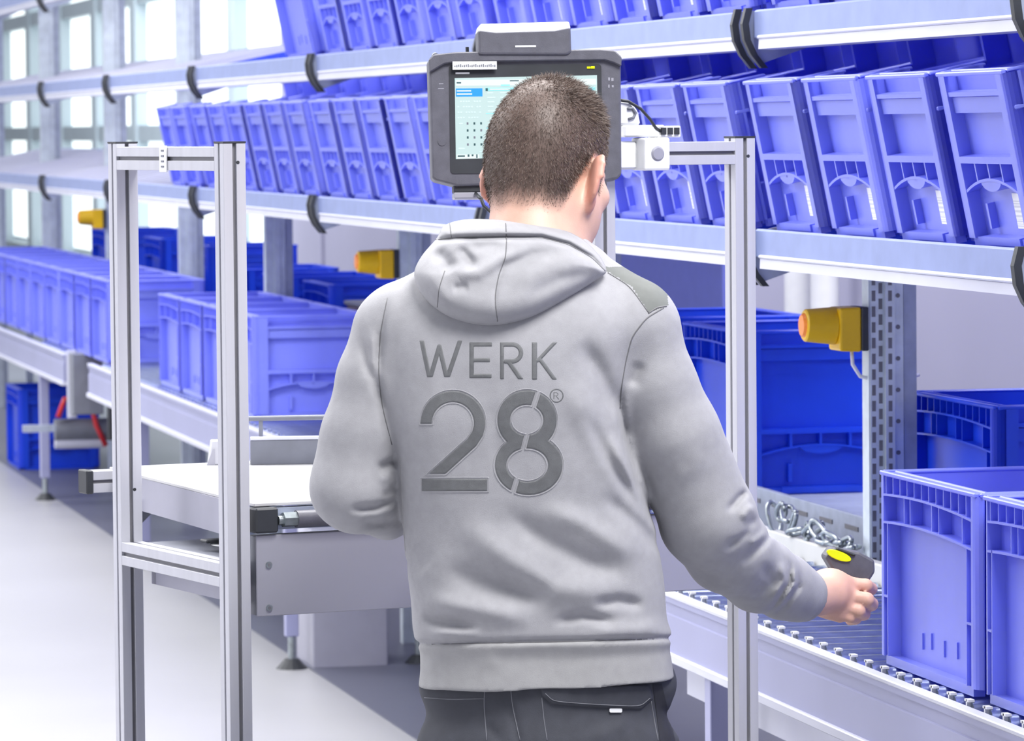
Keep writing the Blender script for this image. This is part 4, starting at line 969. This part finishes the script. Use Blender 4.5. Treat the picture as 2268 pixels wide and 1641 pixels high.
# fine unevenness of the cloth
nz = np.zeros(len(PP))
for q in range(14):
    kv = rng.normal(0, 1, 3); kv *= rng.uniform(18, 60) / np.linalg.norm(kv); nz += np.sin(PP @ kv + rng.uniform(0, 6.28)) * 0.00055
h.F[tuple(ii.T)] += nz.astype(np.float32)
V, Fc = h.polygonise()
hm_me = mesh_from('hoodie', V, Fc, ['hoodie_fleece', 'rib_knit', 'patch_grey'])
hoodie = child('hoodie', hm_me, person); hoodie['label'] = 'grey fleece sweatshirt with embossed lettering'
bvh = BVHTree.FromPolygons([tuple(v) for v in V], [tuple(int(i) for i in f) for f in Fc])
cen = V[Fc].mean(1); cpx, cpy = project(cen)
mi = np.zeros(len(Fc), np.int32)
mi[(cpy > np.interp(cpx, [925, 1100, 1490], [1427, 1424, 1416])) & (cpx < 1510)] = 1
ce = np.array(armR[-1][:3]); mi[np.linalg.norm(cen - ce, axis=1) < 0.048] = 1
PATCH = [(1318, 592), (1352, 604), (1400, 636), (1437, 694), (1480, 676), (1478, 640), (1400, 590)]
def inside(x, y, poly):
    c = np.zeros(np.shape(x), bool); n = len(poly)
    for i in range(n):
        (x1, y1), (x2, y2) = poly[i], poly[(i + 1) % n]
        if y1 == y2: continue
        m = ((y1 > y) != (y2 > y)) & (x < (x2 - x1) * (y - y1) / (y2 - y1) + x1); c ^= m
    return c
mi[inside(cpx, cpy, PATCH) & (cen[:, 2] > 1.2) & (cen[:, 1] < 7.16)] = 2
hm_me.polygons.foreach_set('material_index', mi); hm_me.update()
def hit(x, y, off=0.0, tree=None):
    r = ray(x, y).normalized(); p, n, i, dd = (tree or bvh).ray_cast(CAMP, r)
    return (p - r * off) if p is not None else None
def seam(name, pts, rad, m, parent, tree=None, off=0.0, sub=6):
    P = []
    for a, b in zip(pts[:-1], pts[1:]):
        for t in range(sub): P.append((a[0] + (b[0] - a[0]) * t / sub, a[1] + (b[1] - a[1]) * t / sub))
    P.append(pts[-1])
    A = np.array(P); 
    for _ in range(3): A[1:-1] = (A[:-2] + 2 * A[1:-1] + A[2:]) / 4
    Q = [hit(p[0], p[1], off, tree) for p in A]; Q = [q for q in Q if q is not None]
    if len(Q) < 3: return None
    keep = [Q[0]]
    for q in Q[1:]:
        if (q - keep[-1]).length < 0.03: keep.append(q)
    if len(keep) > 2: 
        me = MB().tube(keep, rad, 6).mesh(name, m, smooth=True); return child2(name, me, parent)
seam('seam', [(1470, 682), (1432, 704), (1400, 745), (1386, 800), (1376, 860), (1373, 905)], 0.0011, 'seam_thread', hoodie)
seam('seam', [(1346, 604), (1395, 634), (1436, 692)], 0.0011, 'seam_thread', hoodie)
seam('seam', [(1436, 694), (1455, 681), (1476, 678)], 0.0013, 'seam_thread', hoodie)
seam('seam', [(858, 660), (842, 740), (838, 820), (846, 900), (868, 985)], 0.0009, 'seam_thread', hoodie)
seam('seam', [(928, 1428), (1100, 1424), (1300, 1420), (1478, 1414)], 0.0010, 'seam_thread', hoodie)
seam('seam', [(928, 1437), (1100, 1431), (1300, 1427), (1478, 1421)], 0.0009, 'seam_thread', hoodie)
seam('seam', [(886, 1010), (895, 1180), (905, 1300), (918, 1380)], 0.0007, 'rib_knit', hoodie)

# ---- relief pieces: shapes given as a 2D distance field in picture pixels, laid on a surface
def relief(name, x0, y0, x1, y1, step, field, depth, m, parent, label=None):
    nx, ny = int((x1 - x0) / step) + 1, int((y1 - y0) / step) + 1
    gx = x0 + step * np.arange(nx); gy = y0 + step * np.arange(ny)
    GX, GY = np.meshgrid(gx, gy, indexing='ij'); D = field(GX, GY)
    verts = []; faces = []; cache = {}
    def vert(key, x, y, dd):
        if key in cache: return cache[key]
        p = depth(x, y, dd)
        if p is None: cache[key] = None; return None
        verts.append(tuple(p)); cache[key] = len(verts) - 1; return cache[key]
    ins = D > 0
    act = np.argwhere(ins[:-1, :-1] | ins[1:, :-1] | ins[1:, 1:] | ins[:-1, 1:])
    for (i, j) in act:
        cs = [(i, j), (i + 1, j), (i + 1, j + 1), (i, j + 1)]; poly = []
        for a in range(4):
            p, q = cs[a], cs[(a + 1) % 4]; dp, dq = D[p], D[q]
            if dp > 0: poly.append(vert((p, p), gx[p[0]], gy[p[1]], dp))
            if (dp > 0) != (dq > 0):
                lo, hi = (p, q) if p < q else (q, p); t = D[lo] / (D[lo] - D[hi])
                poly.append(vert((lo, hi), gx[lo[0]] + t * (gx[hi[0]] - gx[lo[0]]), gy[lo[1]] + t * (gy[hi[1]] - gy[lo[1]]), 0.0))
        poly = [v for k_, v in enumerate(poly) if v is not None]
        if len(set(poly)) >= 3: faces.append(tuple(dict.fromkeys(poly)))
    me = bpy.data.meshes.new(name); me.from_pydata(verts, [], faces)
    bm_ = bmesh.new(); bm_.from_mesh(me); bmesh.ops.recalc_face_normals(bm_, faces=bm_.faces)
    ff_ = [f for f in bm_.faces]
    if ff_ and sum(f.normal.y for f in ff_) > 0: bmesh.ops.reverse_faces(bm_, faces=bm_.faces)
    bm_.to_mesh(me); bm_.free(); me.materials.append(MATS[m]); me.shade_smooth(); me.update()
    o = child2(name, me, parent) if parent is not person else child(name, me, parent)
    if label: o['label'] = label
    return o, me
ZX = lambda x: 880 + x / 4.0024; ZY = lambda y: 720 + y / 4.0024
def stroke(x, y, pts, w): return w - seg_dist(x, y, [(ZX(a), ZY(b)) for a, b in pts])
def rect(x, y, x0, y0, x1, y1): return np.minimum(np.minimum(x - ZX(x0), ZX(x1) - x), np.minimum(y - ZY(y0), ZY(y1) - y))
def ell(x, y, cx, cy, rx, ry):
    q = np.hypot((x - ZX(cx)) / rx * 4.0024, (y - ZY(cy)) / ry * 4.0024); return (1 - q) * min(rx, ry) / 4.0024
def arcpts(cx, cy, rx, ry, a0, a1, n=24): return [(cx + rx * math.cos(math.radians(a0 + (a1 - a0) * t / n)), cy - ry * math.sin(math.radians(a0 + (a1 - a0) * t / n))) for t in range(n + 1)]
U = np.maximum.reduce
sw = 5.6
def clipy(x, y, f, a, b): return np.minimum(f, np.minimum(y - ZY(a), ZY(b) - y))
LET = {'letter_w': ((920, 745, 1030, 845), lambda x, y: clipy(x, y, U([stroke(x, y, [(212, 120), (288, 480)], sw), stroke(x, y, [(288, 480), (372, 190)], sw), stroke(x, y, [(372, 190), (440, 480)], sw), stroke(x, y, [(440, 480), (562, 120)], sw)]), 134, 462)),
       'letter_e': ((1030, 745, 1100, 850), lambda x, y: U([rect(x, y, 636, 150, 682, 472), rect(x, y, 636, 150, 842, 192), rect(x, y, 636, 290, 824, 330), rect(x, y, 636, 430, 838, 472)])),
       'letter_r': ((1095, 745, 1170, 850), lambda x, y: clipy(x, y, U([rect(x, y, 908, 150, 948, 482), stroke(x, y, [(930, 171), (1020, 171)] + arcpts(1020, 246, 76, 75, 90, -90) + [(960, 321)], sw), stroke(x, y, [(985, 322), (1110, 500)], sw)]), 150, 482)),
       'letter_k': ((1165, 745, 1250, 850), lambda x, y: clipy(x, y, U([rect(x, y, 1190, 150, 1242, 486), stroke(x, y, [(1245, 315), (1420, 130)], 4.6), stroke(x, y, [(1262, 300), (1415, 510)], 5.0)]), 150, 486)),
       'digit_two': ((920, 850, 1090, 1100), lambda x, y: U([np.minimum(clipy(x, y, stroke(x, y, arcpts(493, 870, 237, 238, 180, -8) + [(712, 960), (660, 1040), (300, 1365)], 13.0), 560, 1320), U([ZY(876) - y, x - ZX(420), y - ZY(1050)])), rect(x, y, 215, 1360, 800, 1472)]))}
def eight(x, y):
    up = np.minimum(ell(x, y, 1150, 840, 265, 265), -ell(x, y, 1147, 840, 145, 132)); lw_ = np.minimum(ell(x, y, 1165, 1238, 302, 268), -ell(x, y, 1152, 1240, 182, 146))
    up = np.minimum(up, -ell(x, y, 1152, 1240, 182, 146)); lw_ = np.minimum(lw_, -ell(x, y, 1147, 840, 145, 132))
    f = np.maximum(up, lw_)
    for p in ([(1195, 760), (1268, 540)], [(1110, 1130), (1158, 940)], [(1012, 1530), (1068, 1340)]): f = np.minimum(f, seg_dist(x, y, [(ZX(a), ZY(b)) for a, b in p]) - 5.2)
    return f
LET['digit_eight'] = ((1085, 850, 1260, 1110), eight)
def reg(x, y):
    q = np.hypot(x - ZX(1412), y - ZY(625)); ring = 1.9 - np.abs(q - 14.2)
    return U([ring, rect(x, y, 1382, 592, 1394, 658), stroke(x, y, [(1388, 598), (1410, 598), (1424, 606), (1424, 618), (1410, 626), (1388, 626)], 1.4), stroke(x, y, [(1408, 628), (1430, 656)], 1.5)])
LET['registered_mark'] = ((1210, 850, 1260, 900), reg)
def ink_depth(x, y, d): return hit(x, y, -0.0004 + 0.0014 * min(1.0, max(0.0, d / 2.2)))
def rim_depth(x, y, d): return hit(x, y, -0.0004 + 0.0016 * min(1.0, max(0.0, d / 1.2)))
for nm, (bb, fn) in LET.items():
    st2 = 1.0 if nm == 'registered_mark' else 1.5
    o, _ = relief(nm, bb[0], bb[1], bb[2], bb[3], st2, fn, ink_depth, 'print_grey', hoodie)
    if nm.startswith('digit'):
        relief(nm + '_piping', bb[0] - 6, bb[1] - 6, bb[2] + 6, bb[3] + 6, 1.5, (lambda f_: lambda x, y: 1.6 - np.abs(f_(x, y) + 2.2))(fn), rim_depth, 'hoodie_fleece', hoodie)

# ---- hood lying on the back
HOODP = [(970, 525), (978, 503), (1000, 491), (1040, 484), (1100, 486), (1180, 491), (1250, 507), (1300, 534), (1333, 572), (1347, 602), (1330, 614), (1290, 641), (1240, 673), (1180, 705), (1130, 719), (1085, 724), (1040, 719), (990, 703), (950, 673), (926, 642), (916, 612), (920, 590), (936, 563), (952, 545)]
def smooth_poly(P, it=2):
    P = np.array(P, float)
    for _ in range(it):
        Q = np.empty((2 * len(P), 2)); N = np.roll(P, -1, 0); Q[0::2] = 0.75 * P + 0.25 * N; Q[1::2] = 0.25 * P + 0.75 * N; P = Q
    return P
hp_s = [tuple(p) for p in smooth_poly(HOODP)]
def hood_field(x, y):
    d = seg_dist(x, y, hp_s + [hp_s[0]]); return np.where(inside(x, y, hp_s), d, -d)
HF2 = [(p_, a_ * 1.4, w_) for p_, a_, w_ in [([(840, 545), (955, 533), (1010, 527), (1100, 525), (1200, 525), (1260, 541), (1310, 570), (1345, 604), (1420, 680)], 0.011, 6), ([(962, 552), (985, 575), (1002, 604)], 0.011, 16), ([(1015, 545), (1040, 575), (1050, 598)], 0.008, 12), ([(1120, 540), (1060, 545), (1020, 535)], 0.006, 14),
       ([(985, 630), (1015, 606), (1060, 604), (1110, 575), (1180, 548)], -0.007, 16), ([(1130, 640), (1210, 590), (1300, 575)], -0.004, 22), ([(1090, 600), (1180, 565), (1260, 555)], 0.005, 14), ([(1160, 660), (1240, 620), (1330, 600)], 0.004, 16),
       ([(940, 590), (970, 640), (1000, 690)], -0.004, 18), ([(1000, 640), (1040, 635)], 0.004, 10), ([(1125, 560), (1098, 640), (1096, 700)], 0.0015, 5), ([(965, 506), (1100, 500), (1250, 520)], -0.004, 14)]]
def hood_depth(x, y, d):
    q_ = (y - 485) / 240.0; yb = 7.045 - 0.125 * q_ + 0.035 * q_ * q_
    t = min(d / 62.0, 1.0); T = 0.060 * math.sqrt(max(0.0, 1 - (1 - t) ** 2))
    cr = float(folds_at(np.array([x]), np.array([y]), HF2)[0]) * min(1.0, d / 10.0)
    Yd = yb - T + cr + 0.02 * ((x - 1130) / 200.0) ** 2
    return at_y(x, y, Yd)
hood, hood_me = relief('hood', 905, 475, 1355, 732, 2.5, hood_field, hood_depth, 'hoodie_fleece', person)
sol = hood.modifiers.new('thick', 'SOLIDIFY'); sol.thickness = 0.006; sol.offset = -1
hbvh = BVHTree.FromObject(hood, bpy.context.evaluated_depsgraph_get()) if False else BVHTree.FromPolygons([v.co.copy() for v in hood_me.vertices], [tuple(p.vertices) for p in hood_me.polygons])
seam('hood_seam', [(1120, 495), (1122, 530), (1120, 570), (1104, 610), (1096, 660), (1103, 722)], 0.0009, 'seam_thread', hood, hbvh)
seam('hood_seam', [(996, 495), (1000, 525)], 0.0008, 'seam_thread', hood, hbvh)
seam('hood_seam', [(985, 600), (972, 640), (968, 688)], 0.0008, 'seam_thread', hood, hbvh)
seam('hood_seam', [(965, 531), (1010, 527), (1100, 525), (1200, 526), (1260, 542), (1310, 570), (1340, 600)], 0.0010, 'seam_thread', hood, hbvh)

# ---- trousers and shoes
tr = Grid((-0.20, 6.86, 0.03), (0.34, 7.32, 0.88), 0.0048)
hipc = Wp(1213, 1500, 7.065)
tr.ellipsoid((hipc[0], 7.062, hipc[2] - 0.01), (0.203, 0.116, 0.10), 0.01)
tr.ellipsoid((hipc[0], 7.058, hipc[2] - 0.105), (0.206, 0.126, 0.105), 0.03)
for s, fx in ((-1, -0.03), (1, 0.02)):
    x0_ = hipc[0] + s * 0.098
    tr.chain([(x0_, 7.06, 0.66, 0.102), (x0_ + fx * 0.5, 7.075, 0.46, 0.078), (x0_ + fx, 7.065, 0.10, 0.062)], 0.02)
sl, X, Y, Z = tr.sub(tr.lo, tr.lo + tr.n * tr.h)
tr.F = np.maximum(tr.F, (0.055 - Z + 0 * X + 0 * Y).astype(np.float32))
ii, PP = tr.band(0.03); px, py = project(PP)
tr.F[tuple(ii.T)] += folds_at(px, py, [([(1075, 1600), (1110, 1645)], 0.004, 10), ([(1125, 1530), (1140, 1600), (1160, 1700)], 0.004, 8), ([(1470, 1560), (1500, 1640)], 0.005, 8), ([(1300, 1640), (1400, 1600)], -0.003, 18), ([(1200, 1700), (1205, 1900)], 0.02, 16)]).astype(np.float32)
V, Fc = tr.polygonise(); tme = mesh_from('trousers', V, Fc, ['trouser_cloth'])
tro = child('trousers', tme, person); tro['label'] = 'dark blue grey work trousers'
tb = BVHTree.FromPolygons([tuple(v) for v in V], [tuple(int(i) for i in f) for f in Fc])
flap = [(1196, 1518), (1200, 1540), (1222, 1560), (1300, 1566), (1420, 1572), (1447, 1548), (1440, 1516)]
def flap_f(x, y): d = seg_dist(x, y, flap + [flap[0]]); return np.where(inside(x, y, flap), d, -d)
relief('pocket_flap', 1190, 1510, 1455, 1580, 3, flap_f, lambda x, y, d: hit(x, y, 0.0005 + 0.004 * min(1, d / 3.0), tb), 'trouser_cloth', tro)
seam('flap_stitch', [(1208, 1536), (1226, 1553), (1300, 1559), (1418, 1565), (1440, 1546)], 0.0007, 'trouser_thread', tro, tb, 0.0052)
relief('fabric_tab', 1346, 1566, 1382, 1582, 2, lambda x, y: np.minimum(np.minimum(x - 1350, 1378 - x), np.minimum(y - 1569, 1578 - y)), lambda x, y, d: hit(x, y, 0.003, tb), 'white_plastic', tro)
for pts in ([(1074, 1522), (1072, 1560), (1078, 1640)], [(1131, 1525), (1136, 1570), (1152, 1640)], [(1200, 1545), (1204, 1590), (1212, 1640)], [(940, 1545), (1000, 1549), (1072, 1547)], [(1442, 1552), (1450, 1600), (1458, 1640)], [(1478, 1560), (1490, 1600), (1500, 1632)]):
    seam('trouser_seam', pts, 0.0008, 'trouser_thread', tro, tb)
st_side = lambda x, y: np.minimum(np.minimum(x - np.interp(y, [1515, 1641], [1446, 1462]), np.interp(y, [1515, 1641], [1466, 1496]) - x), 1700 - y)
relief('side_stripe', 1440, 1514, 1500, 1690, 3, st_side, lambda x, y, d: hit(x, y, 0.0012, tb), 'trouser_dark', tro)
for s, fx in ((-1, -0.03), (1, 0.02)):
    sg_ = Grid((hipc[0] + s * 0.098 + fx - 0.08, 6.94, 0.0), (hipc[0] + s * 0.098 + fx + 0.08, 7.36, 0.16), 0.005)
    cx_ = hipc[0] + s * 0.098 + fx
    sg_.capsule((cx_, 7.03, 0.05), (cx_, 7.25, 0.042), 0.045, 0.042, 0.02); sg_.capsule((cx_, 7.06, 0.06), (cx_, 7.07, 0.12), 0.048, 0.05, 0.02)
    sl, X, Y, Z = sg_.sub(sg_.lo, sg_.lo + sg_.n * sg_.h); sg_.F = np.maximum(sg_.F, (0.003 - Z + 0 * X + 0 * Y).astype(np.float32)); sg_.F = np.maximum(sg_.F, (Z - 0.14 + 0 * X + 0 * Y).astype(np.float32))
    V, Fc = sg_.polygonise(); child('shoe', mesh_from('shoe', V, Fc, ['black_rubber']), person)

# ---- hand scanner held in the right hand
scn = thing('hand_scanner', 'small dark grey hand scanner with yellow button held in the right hand', 'scanner', at_y(1882, 1246, 7.43), (0, math.radians(21), math.radians(8)))
MB().prism([(-0.046, -0.006), (-0.040, 0.014), (0.006, 0.022), (0.034, 0.018), (0.042, 0.0), (0.036, -0.026), (-0.02, -0.026)], -0.018, 0.024, 'y').obj('housing', 'dark_grey_plastic', scn, bevel=0.004, seg=2)
MB().box(-0.034, 0.000, -0.022, 0.018, 0.012, 0.017).obj('top_plate', 'black_rubber', scn, bevel=0.002)
yb_ = MB(); n_ = 20; yb_.prism([(-0.026 + 0.022 * math.cos(2 * math.pi * i / n_), 0.005 + 0.0075 * math.sin(2 * math.pi * i / n_)) for i in range(n_)], -0.0215, -0.016, 'y')
mat('lime_yellow', (0.72, 0.80, 0.0), 0.35, var=0.05)
yb_.obj('button', 'lime_yellow', scn, bevel=0.001)
